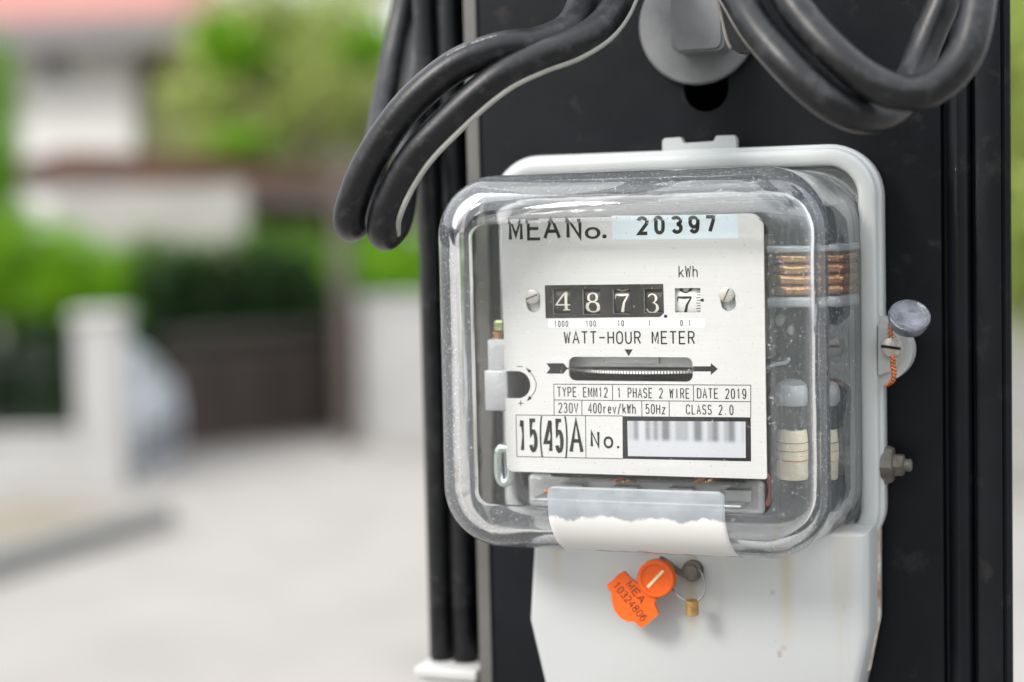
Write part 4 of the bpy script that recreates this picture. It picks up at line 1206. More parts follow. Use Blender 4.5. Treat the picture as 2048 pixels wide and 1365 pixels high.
poly_px([(1134, 736), (1138, 736), (1138, 739), (1134, 739)])
poly_px([(1386, 733), (1422, 733), (1422, 743.3), (1386, 743.3)]); poly_px([(1421.8, 726.5), (1435.6, 738.2), (1421.8, 750.4)])
# speed adjustment arc
q = P(1035, 770)
pa = [P(a, c) for a, c in ((1056, 740.5), (1064.5, 750), (1070.5, 761), (1072.6, 770), (1070, 782), (1064.5, 791), (1056.5, 799))]
sp_ = spline(pa, 5); ribbon([(v.x, v.z) for v in sp_], 0.30)
poly_px([(1051.5, 735.5), (1063.6, 742.2), (1057.2, 745.8)]); poly_px([(1053.8, 803), (1058.2, 792.2), (1064.6, 797.2)])
line_px([(1033.6, 733.2), (1045.4, 733.4)], 0.3); line_px([(1036, 807), (1047.2, 807.2)], 0.3); line_px([(1041.6, 801.4), (1041.6, 812.8)], 0.3)
# tables
lw = 0.26
line_px([(1107.6, 768.8), (1501.5, 770.8), (1501.5, 835)], lw); line_px([(1107.6, 768.8), (1108.3, 831.4)], lw)
line_px([(1107.8, 800.3), (1501.5, 803.8)], lw); line_px([(1032, 830.4), (1246, 832.4)], lw)
line_px([(1225, 769.4), (1225.3, 801.3)], lw); line_px([(1387, 770.2), (1387.3, 802.8)], lw)
line_px([(1163.6, 800.8), (1163.9, 831.8)], lw); line_px([(1283.5, 801.8), (1283.8, 833)], lw); line_px([(1338.3, 802.3), (1338.6, 833.4)], lw)
line_px([(1032, 830.4), (1034, 913.6), (1246, 918)], lw); line_px([(1171, 831.7), (1172, 916.4)], lw)
gothic('TYPE EMM12', 1114, 774.5, 1216, 795.2, 0.40, 0.85); gothic('1 PHASE 2 WIRE', 1234, 776.2, 1379.5, 797.2, 0.40, 0.84); gothic('DATE 2019', 1393.8, 777.2, 1493.4, 798.2, 0.40, 0.85)
gothic('230V', 1116, 805.8, 1156.8, 826.8, 0.40, 0.87); gothic('400rev/kWh', 1176, 806.8, 1272.3, 828, 0.40, 0.88); gothic('50Hz', 1290.5, 808.5, 1331.8, 829, 0.40, 0.86); gothic('CLASS 2.0', 1371.5, 809.5, 1467.5, 830.2, 0.40, 0.84)
x_ = 1037.5
for ch, a, c, bo_ in (('1', 1037.8, 1051, .55), ('5', 1057, 1076, .55), ('(', 1079.5, 1086.5, .25), ('4', 1086.5, 1108.5, .5), ('5', 1109, 1128, .55), (')', 1128.5, 1135.5, .25), ('A', 1138, 1167, .55)):
    par = ch in '()'
    gothic(ch, a, 837.5 + (c - 1100) * 0.006, c, (906 if not par else 911) + (c - 1100) * 0.03, 0.65 if par else 1.45)
gothic('N', 1181, 861.5, 1199.5, 896, 1.0); gothic('o', 0, 0, 1, 1, 1) if False else None
font_text('o', 1207, 873, 1226.8, 897.5, 0.1); font_text('.', 1234, 892, 1238.8, 897.5, 0.2)
# black frame of the serial label
fr_o = [(1245, 832.8), (1501.5, 835.2), (1502.2, 923.2), (1245.6, 917.8)]
fr_i = [(1254.6, 842.2), (1491, 843.6), (1491.6, 916.4), (1256, 912.6)]
for i in range(4):
    j = (i + 1) % 4
    poly_px([fr_o[i], fr_o[j], fr_i[j], fr_i[i]])
ink.build('lettering', M['ink'], npl)
# dark printed panel around the four black windows
pb = [P(a, c) for a, c in ((1089.6, 571), (1326.5, 568.3), (1328, 626), (1320, 634.2), (1091.3, 637))]
plate_mesh('counter_panel_print', [[(v.x, v.z) for v in pb]] + [win(w, 0) for w in WIN[:4]], -0.07, -0.01, M['counter_black'], npl)
b = MB(); q = P(1331.3, 633)
b.lathe([(0.62, -0.07), (0.62, -0.02)], (q.x, 0, q.z), n=16); b.build('decimal_point', M['ink'], npl)
# white recessed-looking ledge under and beside the windows
q0, q1 = P(1096.5, 646), P(1410, 646)
M['ledge'] = pbr('gloss_white_ledge', (0.74, 0.74, 0.73), 0.3)
ledge = rrect(q0.x, q1.x, P(1250, 655.5).z, P(1250, 638).z, 0.5, 2)
plate_mesh('white_ledge', [ledge], -0.02, -0.004, M['ledge'], npl)
# blue number label
lb = [P(a, c) for a, c in ((1224.5, 431), (1476, 428), (1476, 477.5), (1225, 480))]
plate_mesh('number_label', [[(v.x, v.z) for v in lb]], -0.05, -0.01, M['bluelabel'], npl)
nb_ = MB()
for ch, a, c, t0_, t1_ in (('2', 1273.5, 1299, 431, 471), ('0', 1307, 1331, 430, 470), ('3', 1342, 1367, 430, 468.5), ('9', 1375.5, 1401, 429.5, 468), ('7', 1409.5, 1433.5, 429, 467)):
    gothic(ch, a, t0_ + 1, c, t1_, 1.35, bb=nb_, y=-0.075)
nb_.build('number_print', M['ink'], npl)
# serial label with soft bars
mt, n, b_ = new_mat('faded_barcode_label')
t = n.nodes.new('ShaderNodeTexCoord'); sp = n.nodes.new('ShaderNodeSeparateXYZ'); n.links.new(t.outputs['Object'], sp.inputs['Vector'])
cx_ = n.nodes.new('ShaderNodeCombineXYZ'); n.links.new(sp.outputs['X'], cx_.inputs['X'])
ns = n.nodes.new('ShaderNodeTexNoise'); ns.inputs['Scale'].default_value = 330; ns.inputs['Detail'].default_value = 0; n.links.new(cx_.outputs['Vector'], ns.inputs['Vector'])
r1 = n.nodes.new('ShaderNodeMapRange'); r1.interpolation_type = 'SMOOTHSTEP'; r1.inputs['From Min'].default_value = 0.30; r1.inputs['From Max'].default_value = 0.68; n.links.new(ns.outputs['Fac'], r1.inputs['Value'])
rz = n.nodes.new('ShaderNodeMapRange'); rz.interpolation_type = 'SMOOTHSTEP'; rz.inputs['From Min'].default_value = 0.0045; rz.inputs['From Max'].default_value = 0.0068; n.links.new(sp.outputs['Z'], rz.inputs['Value'])
rz2 = n.nodes.new('ShaderNodeMapRange'); rz2.interpolation_type = 'SMOOTHSTEP'; rz2.inputs['From Min'].default_value = 0.0148; rz2.inputs['From Max'].default_value = 0.0130; n.links.new(sp.outputs['Z'], rz2.inputs['Value'])
mu = n.nodes.new('ShaderNodeMath'); mu.operation = 'MULTIPLY'; n.links.new(r1.outputs['Result'], mu.inputs[0]); n.links.new(rz.outputs['Result'], mu.inputs[1])
mu2 = n.nodes.new('ShaderNodeMath'); mu2.operation = 'MULTIPLY'; n.links.new(mu.outputs[0], mu2.inputs[0]); n.links.new(rz2.outputs['Result'], mu2.inputs[1])
rx = n.nodes.new('ShaderNodeMath'); rx.operation = 'ABSOLUTE'; n.links.new(sp.outputs['X'], rx.inputs[0])
rx2 = n.nodes.new('ShaderNodeMapRange'); rx2.interpolation_type = 'SMOOTHSTEP'; rx2.inputs['From Min'].default_value = 0.0225; rx2.inputs['From Max'].default_value = 0.0195; n.links.new(rx.outputs[0], rx2.inputs['Value'])
mu3 = n.nodes.new('ShaderNodeMath'); mu3.operation = 'MULTIPLY'; n.links.new(mu2.outputs[0], mu3.inputs[0]); n.links.new(rx2.outputs['Result'], mu3.inputs[1])
m1 = n.nodes.new('ShaderNodeMix'); m1.data_type = 'RGBA'; m1.inputs['A'].default_value = (0.50, 0.515, 0.545, 1); m1.inputs['B'].default_value = (0.15, 0.16, 0.175, 1)
n.links.new(mu3.outputs[0], m1.inputs['Factor']); n.links.new(m1.outputs['Result'], b_.inputs['Base Color']); b_.inputs['Roughness'].default_value = 0.45
lb = [P(a, c) for a, c in fr_i]
b = MB()
b.add([(v.x, -0.05, v.z) for v in lb] + [(v.x, -0.01, v.z) for v in lb], [(0, 1, 2, 3), (7, 6, 5, 4), (0, 4, 5, 1), (1, 5, 6, 2), (2, 6, 7, 3), (3, 7, 4, 0)])
ser = b.build('serial_label', mt, npl)
# move its origin to the lower middle so the bars keep their place
cc = Vector(((lb[0].x + lb[1].x) / 2, 0, lb[2].z)) * MM
for v in ser.data.vertices: v.co -= cc - Vector((0, YP * MM, 0)) * 0
ser.location = cc
# bright posts seen in the keyhole slots
for (px, py) in ((1066, 612), (1455, 609)):
    q = P(px, py, 3); b = MB(); b.lathe([(3.4, 2.2), (3.6, 2.6), (3.6, 9)], (q.x, 0, q.z), n=24); b.build('plate_post', M['alu'], meter, angle=35)
# screws holding the plate
for (px, py, rot) in ((1064.5, 594, 20), (1453, 590, 65)):
    q = P(px, py, -0.5)
    b = MB(); b.lathe([(2.75, -0.02), (2.85, -0.35), (2.7, -0.8), (2.1, -1.05), (0.1, -1.1)], (q.x, 0, q.z), n=28)
    s_ = b.build('plate_screw', M['nickel'], meter, angle=35)
    b = MB(); fr_ = Matrix.Translation(Vector((q.x, -1.12, q.z))) @ Matrix.Rotation(math.radians(-rot), 4, 'Y')
    b.box(-2.4, 2.4, -.04, .04, -.26, .26, 0, 0, fr_); b.build('slot', M['rusty'], s_)

# --- counter drums behind the windows
RD = 11.0
def drum_y(yoff, zc_):
    return lambda x, z: 1.2 + RD - math.sqrt(max(0.01, RD * RD - (z - zc_) ** 2)) - yoff
def serif(ch):
    """variable-width strokes in a unit box: list of (points, widths)"""
    if ch == '4': return [([(.98, .30), (.03, .30), (.66, .98)], [.07, .09, .10]), ([(.70, 1.0), (.70, .05)], [.17, .19]), ([(.48, .03), (.95, .03)], [.07, .07])]
    if ch == '8': return [(el(.5, .76, .30, .22, 0, 360, 20), [.15 if abs(math.cos(math.radians(18 * i))) > .6 else .09 for i in range(21)]), (el(.5, .27, .40, .26, 0, 360, 20), [.20 if abs(math.cos(math.radians(18 * i))) > .6 else .09 for i in range(21)])]
    if ch == '7': return [([(.05, .70), (.07, .92)], [.04, .10]), ([(.05, .93), (.5, .91), (.97, .93)], [.12, .17, .12]), ([(.95, .92), (.66, .52), (.50, .02)], [.09, .15, .21])]
    if ch == '3': return [(el(.46, .74, .30, .22, 160, -80, 12), [.07, .09, .1, .09, .08, .09, .13, .17, .18, .16, .1, .06, .04]), (el(.42, .28, .42, .26, 80, -165, 14), [.04, .07, .1, .15, .19, .21, .20, .17, .12, .08, .07, .09, .12, .14, .14])]
    if ch == '0': return [(el(.5, .5, .38, .44, 0, 360, 24), [.21 if abs(math.cos(math.radians(15 * i))) > .6 else .09 for i in range(25)])]
def drum_digit(bb, ch, px0, py0, px1, py1, zc_):
    a = P(px0, (py0 + py1) / 2, 1).x; c = P(px1, (py0 + py1) / 2, 1).x; z1 = P((px0 + px1) / 2, py0, 1).z; z0 = P((px0 + px1) / 2, py1, 1).z
    for pts, ws in serif(ch):
        # subdivide long straight strokes so that they follow the drum
        pp, ww = [], []
        for i in range(len(pts) - 1):
            for k in range(4):
                t = k / 4
                pp.append((pts[i][0] + (pts[i + 1][0] - pts[i][0]) * t, pts[i][1] + (pts[i + 1][1] - pts[i][1]) * t)); ww.append(ws[i] + (ws[i + 1] - ws[i]) * t)
        pp.append(pts[-1]); ww.append(ws[-1])
        ribbon([(a + x * (c - a), z0 + z * (z1 - z0)) for x, z in pp], [q * (c - a) for q in ww], y=drum_y(0.05, zc_), bb=bb)
counter = empty('counter', (0, 10, 0)); counter.parent = meter; counter.location = W((0, 10, 0)) - meter.location
for i, w in enumerate(WIN):
    xa, xb = P(w[0], 600, 2).x - 1.0, P(w[1], 600, 2).x + 1.6
    zc_ = P((w[0] + w[1]) / 2, 603, 1).z
    b = MB(); b.lathe([(RD, xa), (RD, xb)], (0, 1.2 + RD, zc_), axis='x', n=96)
    d_ = b.build('digit_drum', M['drum_black'] if i < 4 else M['drum_white'], counter, angle=30)
    b = MB()
    if i == 0: drum_digit(b, '4', 1110.5, 584, 1140.5, 621.5, zc_)
    if i == 1: drum_digit(b, '8', 1170.5, 586, 1199.5, 625, zc_)
    if i == 2:
        drum_digit(b, '7', 1229, 587, 1257.5, 626, zc_)
        b2 = None; drum_digit(b, '8', 1229, 548, 1257.5, 582.5, zc_)
    if i == 3: drum_digit(b, '3', 1291.5, 587, 1318.5, 626.5, zc_)
    if i < 4: b.build('digit', M['digit'], d_)
    else:
        drum_digit(b, '7', 1353.5, 592.5, 1384, 630, zc_); drum_digit(b, '0', 1354, 548, 1386, 588, zc_)
        for k in range(9):
            pyk = 579.5 + k * 5.4
            a_ = P(1391.5 if k % 2 else 1393.5, pyk, 1.2); c_ = P(1400.5, pyk, 1.2)
            ribbon([(a_.x, a_.z), (c_.x, c_.z)], 0.24, y=drum_y(0.05, zc_), bb=b)
        b.build('digit', M['ink'], d_)
poly = MB()
poly_px([(1401, 598.5), (1407.5, 597.4), (1407.5, 604), (1401, 603.4)], bb=poly); poly.build('pointer_mark', M['ink'], npl)

# --- rotor disc behind the long window
zc_ = P(1262, 745.5, 3).z
b = MB()
nt_ = 220
pr = []
vsx = []; fsx = []
for i in range(nt_):
    for (r_, dz) in ((0.5, .7), (43.3, .7), (44.2 + (0.32 if i % 2 else -0.3), .6), (44.2 + (0.32 if i % 2 else -0.3), -.6), (43.3, -.7), (0.5, -.7)):
        a = 2 * math.pi * i / nt_
        vsx.append((1 + r_ * math.cos(a), 47.5 - 0 + r_ * math.sin(a), zc_ + dz))
for i in range(nt_):
    j = (i + 1) % nt_
    for k in range(5): fsx.append((i * 6 + k, j * 6 + k, j * 6 + k + 1, i * 6 + k + 1))
b.add(vsx, fsx)
M['disc'] = pbr('polished_rotor_aluminium', (0.16, 0.165, 0.165), 0.5, metal=0.0, var=0.06, vscale=90)
rotor = b.build('rotor_disc', M['disc'], meter, angle=60)
b = MB(); ntt = 240
for i in range(ntt):
    a0_, a1_ = 2 * math.pi * i / ntt, 2 * math.pi * (i + .62) / ntt
    v_ = [(1 + r_ * math.cos(a_), 47.5 + r_ * math.sin(a_), zc_ + dz) for dz in (-.5, .5) for a_ in (a0_, a1_) for r_ in (43.6, 44.75)]
    b.add(v_, [(0, 1, 3, 2), (4, 6, 7, 5), (1, 5, 7, 3), (0, 4, 5, 1), (2, 3, 7, 6), (0, 2, 6, 4)])
b.build('toothed_edge', pbr('bright_disc_teeth', (0.85, 0.85, 0.85), 0.4), rotor)
# --- mechanism
b = MB(); b.box(-30, 30, 7, 10, zc_ + 1.6, zc_ + 11, 0.4); b.box(-12, 9, 5.5, 6.95, zc_ + 3, zc_ + 9, 0.3); b.build('register_frame', M['alu'], meter)  # pale blocks added above the disc to lighten the window slot
b = MB(); b.box(P(1528, 600, 10).x - 2.4, P(1534, 600, 10).x - .6, 5, 30, P(1530, 720, 10).z, P(1530, 470, 10).z, 0.3); b.build('side_rail', M['rusty'], meter)
b = MB(); b.tube([P(a, c, y) for a, c, y in ((1535, 1010, 14), (1541, 985, 9), (1538, 960, 6), (1530, 945, 6))], 0.8, 8, sub=5); b.build('red_lead', pbr('faded_red_lead', (0.35, 0.06, 0.05), 0.4), meter, smooth=True)
for (px, py, r_) in ((1568, 640, 1.6), (1600, 660, 1.3), (1590, 985, 1.7)):
    q = P(px, py, 30); b = MB(); b.lathe([(r_, 48), (r_ * 1.6, 30), (r_ * 1.3, 29), (0.1, 28.8)], (q.x, 0, q.z), n=16); b.build('frame_screw', M['nickel'], meter, angle=35)
b = MB(); b.box(-44, 41, 22, 40, P(1100, 724, 12).z, P(1100, 470, 12).z - 0, 1.0)
b.build('upper_core', M['dark_iron'], meter)
b = MB(); b.box(-36, 40, 9, 40, P(1100, 952, 12).z, P(1100, 768, 12).z, 1.0)
b.build('lower_core', M['dark_iron'], meter)
b = MB()
b.box(-50, 44, 22, 26, P(1270, 1022, 22).z, P(1270, 955, 22).z, 2.0)
b.box(-44, 38, 10, 21.9, P(1270, 1006, 14).z, P(1270, 1000, 14).z, 0.5)
for k in range(4):
    b.box(-36 + 22 * k, -26 + 22 * k, 18, 21.9, P(1270, 996, 20).z, P(1270, 972, 20).z, 0.5)
b.build('bottom_frame', M['alu'], meter)
b = MB(); q = P(1000, 980, 50)
b.box(-60, 73, 48.5, 49.5, -70, 50, 0.3); b.build('chassis_plate', M['dark_iron'], meter)
# aluminium block at the left with bolt
a = P(972, 740, 8); 
b = MB(); b.box(P(975, 700, 6).x, -36.8, 6, 22, P(990, 741, 6).z, P(990, 680, 6).z, 0.5)
b.box(P(969, 780, 4).x, P(1030, 780, 12).x, 4, 24, P(990, 822, 4).z, P(990, 741.5, 4).z, 0.6)
blk = b.build('brake_magnet', M['alu'], meter, angle=40)
q = P(996, 661, 10)
b = MB(); b.lathe([(3.0, q.z), (3.1, q.z + 3.0), (2.4, q.z + 3.8)], (q.x + .5, 12, 0), axis='z', n=6); b.build('bolt_head', M['zinc_y'], blk, angle=30)
b = MB(); q = P(996, 680, 10); b.lathe([(3.4, q.z), (3.4, q.z + 1.2), (2.7, q.z + 1.25), (2.7, q.z + 1.9), (3.3, q.z + 2.0), (3.3, q.z + 3.2)], (q.x + .5, 12, 0), axis='z', n=28); b.build('copper_washer', M['copper'], blk, angle=30)
# zinc link at the lower left
b = MB()
lk = [P(a, c, 3.2) for a, c in ((997, 905), (997, 935), (999, 955), (1006, 965), (1016, 963), (1021, 950), (1020, 925), (1019, 905), (1014, 898), (1003, 897))]
lk.append(lk[0]); b.tube(lk, 1.75, 12, sub=6, cap=False); b.build('zinc_link', M['zinc'], meter, smooth=True)
# current coil, right
def px_x(px, Y, py): return P(px, py, Y).x
Yc = 18
b = MB()
xa, xb = px_x(1548, Yc, 550), px_x(1640, Yc, 550)
zt_, zb_ = P(1580, 506, Yc).z, P(1580, 592, Yc).z
for k in range(4):
    zz = zb_ + (zt_ - zb_) * (k + .5) / 4; h_ = (zt_ - zb_) / 4 * .49; wob = (0.25, -0.15, 0.2, -0.2)[k]
    b.tube([(xa, Yc + 3 + wob, zz), (xa + 2, Yc + 1 + wob, zz + .2), ((xa + xb) / 2, Yc + .6 - wob, zz - wob * .5), (xb, Yc + 2, zz + wob * .3), (xb + 3, Yc + 7, zz), (xb + 3, Yc + 26, zz), (xa - 2, Yc + 28, zz)], h_, 12, sub=5)
b.build('copper_coil', M['copper'], meter, smooth=True)
b = MB()
b.box(xa - 2.5, xb + 7, Yc - 3, Yc + 26, zt_ + .3, zt_ + 2.6, 0.6); b.box(xa - 2.5, xb + 7, Yc - 3, Yc + 26, zb_ - 4.2, zb_ - .4, 1.2)
b.box(xa - 5.0, xa - 2.6, Yc - 2, Yc + 24, zb_ - 4, zt_ + 2.5, 0.5)
b.build('coil_bobbin', M['bobbin'], meter, angle=40)
# thin connecting wire
b = MB(); b.tube([P(a, c, 16) for a, c in ((1528, 738), (1545, 730), (1565, 727), (1582, 724), (1590, 716))], 0.75, 10, sub=6); b.build('connecting_wire', M['bobbin'], meter, smooth=True)
# voltage coil wrapped in cream paper, lower right
xa, xb = px_x(1550, Yc, 900), px_x(1642, Yc, 900)
zt_, zb_ = P(1580, 862, Yc).z, P(1580, 962, Yc).z
b = MB(); b.lathe([(8.6, zb_), (9.2, zb_ + 1), (9.1, zb_ + 6), (9.4, zb_ + 9), (9.2, zt_ - 4), (8.6, zt_ - 1), (7.8, zt_)], ((xa + xb) / 2, Yc + 10, 0), axis='z', n=40); pcoil = b.build('paper_coil', M['paper'], meter, angle=40)
for zz, mm_ in ((zt_ - 5, 'zinc_y'), (zb_ + 7, 'cwire'), (zb_ + 10.5, 'cwire')):
    b = MB(); b.lathe([(9.2, zz), (9.5, zz + .1), (9.5, zz + .3), (9.2, zz + .4)], ((xa + xb) / 2, Yc + 10, 0), axis='z', n=40); b.build('binding_thread', M[mm_], pcoil)
b = MB(); b.lathe([(9.0, 0), (9.8, 1.2), (9.8, 5), (8.5, 7.6), (5, 9), (0.5, 9.2)], ((xa + xb) / 2, Yc + 10, zt_ + 9), axis='z', n=40)
b.build('coil_cap', M['bobbin'], meter, angle=40)
b = MB(); b.lathe([(8.2, 0), (8.2, 8.8)], ((xa + xb) / 2, Yc + 10, zt_ + .1), axis='z', n=40); b.build('coil_neck', M['dark_iron'], meter, angle=40)
b = MB(); b.box(xa + 1, xb, Yc + 4, Yc + 22, zb_ - 16, zb_ - .2, 0.8); b.build('coil_foot', M['dark_iron'], meter)
# small coloured wire ends below the plate
for (px, py, mat_) in ((1090, 985, 'cwire'), (1228, 963, 'cwire'), (1245, 966, 'copper'), (1390, 965, 'cwire'), (1410, 966, 'copper')):
    q = P(px, py, 5); b = MB(); b.tube([q, q + Vector((1.5, 2, .8)), q + Vector((3, 6, 0))], 0.8, 8, sub=3); b.build('wire_end', M[mat_], meter, smooth=True)

# --- torn white label on the lower edge of the cover
mt, n, b_ = new_mat('torn_paper_label')
t = n.nodes.new('ShaderNodeTexCoord'); sp = n.nodes.new('ShaderNodeSeparateXYZ'); n.links.new(t.outputs['Object'], sp.inputs['Vector'])
ns = n.nodes.new('ShaderNodeTexNoise'); ns.inputs['Scale'].default_value = 75; ns.inputs['Detail'].default_value = 7; ns.inputs['Roughness'].default_value = 0.6; n.links.new(t.outputs['Object'], ns.inputs['Vector'])
zl = n.nodes.new('ShaderNodeMapRange'); zl.inputs['From Min'].default_value = -0.0045; zl.inputs['From Max'].default_value = 0.0015; zl.inputs['To Max'].default_value = 2.0; n.links.new(sp.outputs['Z'], zl.inputs['Value'])
ad = n.nodes.new('ShaderNodeMath'); ad.operation = 'ADD'; nm = n.nodes.new('ShaderNodeMath'); nm.operation = 'MULTIPLY'; nm.inputs[1].default_value = 4.2; n.links.new(ns.outputs['Fac'], nm.inputs[0]); n.links.new(nm.outputs[0], ad.inputs[0]); n.links.new(zl.outputs['Result'], ad.inputs[1])
rf_ = n.nodes.new('ShaderNodeMapRange'); rf_.interpolation_type = 'SMOOTHSTEP'; rf_.inputs['From Min'].default_value = 2.92; rf_.inputs['From Max'].default_value = 3.40; n.links.new(ad.outputs[0], rf_.inputs['Value'])
b_.inputs['Base Color'].default_value = (0.60, 0.592, 0.575, 1); b_.inputs['Roughness'].default_value = 0.6
fb = n.nodes.new('ShaderNodeBsdfPrincipled'); fb.inputs['Roughness'].default_value = 0.35
n3 = n.nodes.new('ShaderNodeTexNoise'); n3.inputs['Scale'].default_value = 110; n3.inputs['Detail'].default_value = 5; n.links.new(t.outputs['Object'], n3.inputs['Vector'])
r3 = n.nodes.new('ShaderNodeValToRGB'); r3.color_ramp.elements[0].position = .4; r3.color_ramp.elements[0].color = (0.36, 0.40, 0.43, 1); r3.color_ramp.elements[1].position = .75; r3.color_ramp.elements[1].color = (0.50, 0.53, 0.55, 1)
n.links.new(n3.outputs['Fac'], r3.inputs['Fac']); n.links.new(r3.outputs['Color'], fb.inputs['Base Color'])
ms = n.nodes.new('ShaderNodeMixShader'); tp = n.nodes.new('ShaderNodeBsdfTransparent'); mf = n.nodes.new('ShaderNodeMixShader'); mf.inputs['Fac'].default_value = 0.52; n.links.new(fb.outputs['BSDF'], mf.inputs[1]); n.links.new(tp.outputs['BSDF'], mf.inputs[2])
n.links.new(rf_.outputs['Result'], ms.inputs['Fac']); n.links.new(b_.outputs['BSDF'], ms.inputs[1]); n.links.new(mf.outputs['Shader'], ms.inputs[2])
n.links.new(ms.outputs['Shader'], n.nodes['Material Output'].inputs['Surface'])
tl, tr_ = P(1095, 983, YF - .2), P(1449, 973, YF - .2)
zflat = az0 - O0          # z where the lower fillet starts
def surf(zrun):
    """follow the cover's outside: zrun = distance run down from zflat"""
    if zrun <= 0: return (YF - 0.14, zflat - zrun)
    a = min(zrun / (RO_ + .14), math.radians(88))
    return (YF + RO_ - (RO_ + .14) * math.cos(a), zflat - (RO_ + .14) * math.sin(a))
rows = 26; cols = 40
ztop = (tl.z + tr_.z) / 2
vsx = []; fsx = []
zoff = P(1270, 985, YF).z
for j in range(rows + 1):
    run = -(ztop - zflat) + (ztop - zflat + 21.5) * j / rows
    for i in range(cols + 1):
        u = i / cols
        jag = (0.8 * math.sin(u * 9 + 1) + 0.5 * math.sin(u * 23) + 0.3 * math.sin(u * 51)) * (j / rows) ** 3
        y, z = surf(run + jag)
        # rounded upper corners
        cr_ = 2.0; xx = tl.x + (tr_.x - tl.x) * u
        dtop = (ztop - zflat + run)
        if dtop < cr_:
            ins = cr_ - math.sqrt(max(0, cr_ ** 2 - (cr_ - dtop) ** 2))
            xx = tl.x + ins + (tr_.x - tl.x - 2 * ins) * u
        vsx.append((xx + 3.0 * (max(0, run) / 23.5) ** 1.5, y, z))
for j in range(rows):
    for i in range(cols):
        k = j * (cols + 1) + i
        fsx.append((k, k + 1, k + cols + 2, k + cols + 1))
b = MB(); b.add(vsx, fsx); lab = b.build('torn_label', mt, meter, smooth=True)
zo = Vector((tl.x, 0, ztop - 10.0)) * MM
for v in lab.data.vertices: v.co -= zo
lab.location = zo
sm = lab.modifiers.new('thickness', 'SOLIDIFY'); sm.thickness = 0.00008; sm.offset = 1.0

# ================================================================== seals
# wire seal at the right lug
sw = empty('wire_seal', P(1782, 700, 38), 'clouded plastic disc seal on twisted copper wire at the right lug of the meter', 'seal')
def twist(bb, path, r, tw, turns):
    base_ = spline(path, 12)
    for ph in (0, math.pi):
        pts = []
        for i, p in enumerate(base_):
            a = ph + turns * 2 * math.pi * i / (len(base_) - 1)
            pts.append(p + Vector((math.cos(a) * tw, math.sin(a) * tw, 0)))
        bb.tube(pts, r, 8, sub=1)
b = MB(); twist(b, [P(1784, 642, 36), P(1781, 655, 35.5), P(1782, 676, 36)], 0.42, 0.75, 2.5)
twist(b, [P(1786, 713, 36), P(1786, 730, 36), P(1788, 748, 36.5), P(1784, 764, 38), P(1772, 772, 42)], 0.42, 0.75, 5)
b.build('copper_wire', M['cwire'], sw, smooth=True)
dc = P(1818, 637, 30)
ax = (Vector((0.22, -0.70, 0.68))).normalized()
fr_ = ax.to_track_quat('Z', 'Y').to_matrix().to_4x4()
b = MB(); b.lathe([(0.3, -3.6), (5.8, -3.4), (6.9, -2.6), (7.7, 0.6), (7.5, 1.7), (6.9, 2.1), (6.3, 1.6), (4.0, 1.1), (2.0, 1.6), (0.3, 1.7)], dc, axis='z', n=40, frame=fr_); b.build('seal_disc', M['seal'], sw, angle=35)

# orange tag seal on the terminal cover
tg = empty('tag_seal', P(1270, 1185, 14), 'orange plastic utility seal tag hanging on the white terminal cover', 'seal')
YG = 15.0
hc = P(1313, 1157, YG)
def pg(px, py): q = P(px, py, YG); return (q.x, q.z)
head_r = 39 / 5.45
body = [pg(a, c) for a, c in ((1282, 1172), (1262, 1160), (1248, 1143), (1238, 1148), (1226, 1160), (1214, 1169), (1216, 1178), (1222, 1186), (1224, 1205), (1229, 1222), (1240, 1236), (1255, 1244), (1268, 1244), (1275, 1251), (1284, 1256), (1298, 1246), (1317, 1229), (1310, 1213), (1308, 1206), (1313, 1199), (1300, 1185))]
b = MB(); b.prism(body, YG, YG + 1.6); b.build('tag_body', M['orange'], tg)
b = MB(); b.lathe([(head_r, YG + 2.4), (head_r, YG - 1.4), (head_r - .5, YG - 1.9), (head_r - 1.5, YG - 1.9), (head_r - 1.9, YG - 1.3), (0.2, YG - 1.2)], (hc.x, 0, hc.z), n=48); b.build('tag_head', M['orange'], tg, angle=35)
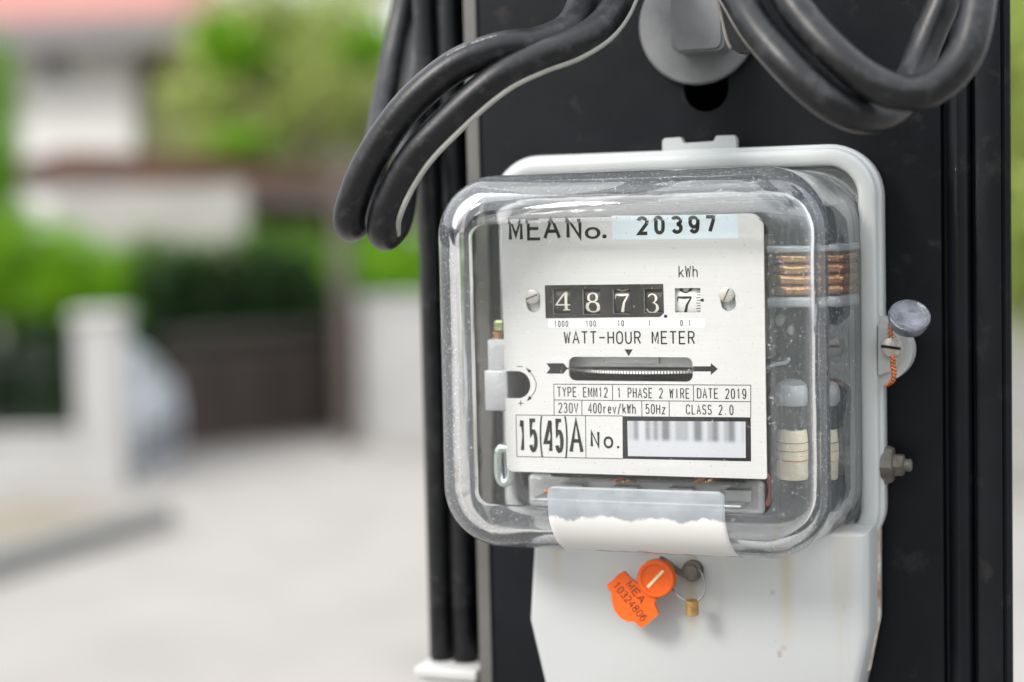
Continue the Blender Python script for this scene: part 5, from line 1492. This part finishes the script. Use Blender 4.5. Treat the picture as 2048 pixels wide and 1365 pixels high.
b = MB(); fr_ = Matrix.Translation(Vector((hc.x, YG - 1.45, hc.z))) @ Matrix.Rotation(math.radians(-47), 4, 'Y')
b.box(-4.6, 4.6, -.2, .2, -.55, .55, 0.1, 0, fr_); M['cream'] = pbr('cream_seal_insert', (0.75, 0.62, 0.36), 0.5); b.build('insert', M['cream'], tg)
# stamped writing
b = MB()
def tag_text(txt, px0, py0, px1, py1, h, w):
    a = Vector(pg(px0, py0)); c = Vector(pg(px1, py1)); d = (c - a); ln = d.length; d.normalize(); nr_ = Vector((-d.y, d.x)); a = a - nr_ * h * .5
    adv = ln / (len(txt) - .2)
    for i, ch in enumerate(txt):
        for st in GL[ch]:
            ribbon([tuple(a + d * (i * adv + (x / 4) * adv * .75) + nr_ * (z_ / 6 * h)) for x, z_ in st], w, y=YG - .06, bb=b)
tag_text('MEA', 1257, 1166, 1287, 1204, 2.7, 0.5)
tag_text('10324806', 1231, 1168, 1290, 1240, 2.9, 0.46)
b.build('stamped_writing', pbr('brown_stamp_ink', (0.11, 0.030, 0.008), 0.5), tg)
# grey wire from the tag to a little brass tube seal
b = MB(); b.tube([P(a, c, y) for a, c, y in ((1345, 1180, 17), (1362, 1196, 16), (1385, 1206, 16), (1402, 1196, 17), (1410, 1178, 19), (1405, 1152, 21), (1392, 1132, 24))], 0.45, 8, sub=8); 
M['greywire'] = pbr('grey_steel_wire', (0.25, 0.25, 0.25), 0.4, metal=0.6, var=.1, vscale=300)
b.build('wire', M['greywire'], tg, smooth=True)
q0_, q1_ = P(1384, 1200, 16), P(1384, 1232, 16)
b = MB(); b.lathe([(1.6, q1_.z), (2.4, q1_.z + .4), (2.5, q0_.z - .4), (1.8, q0_.z)], (q0_.x, 16, 0), axis='z', n=16); b.build('brass_crimp', M['brass'], tg, angle=40)
b = MB(); b.tube([P(1368, 1150, 22), P(1352, 1140, 20), P(1338, 1128, 20), P(1322, 1118, 22)], 1.2, 10, sub=4); b.build('hinge_pin', M['rusty'], tg, smooth=True)
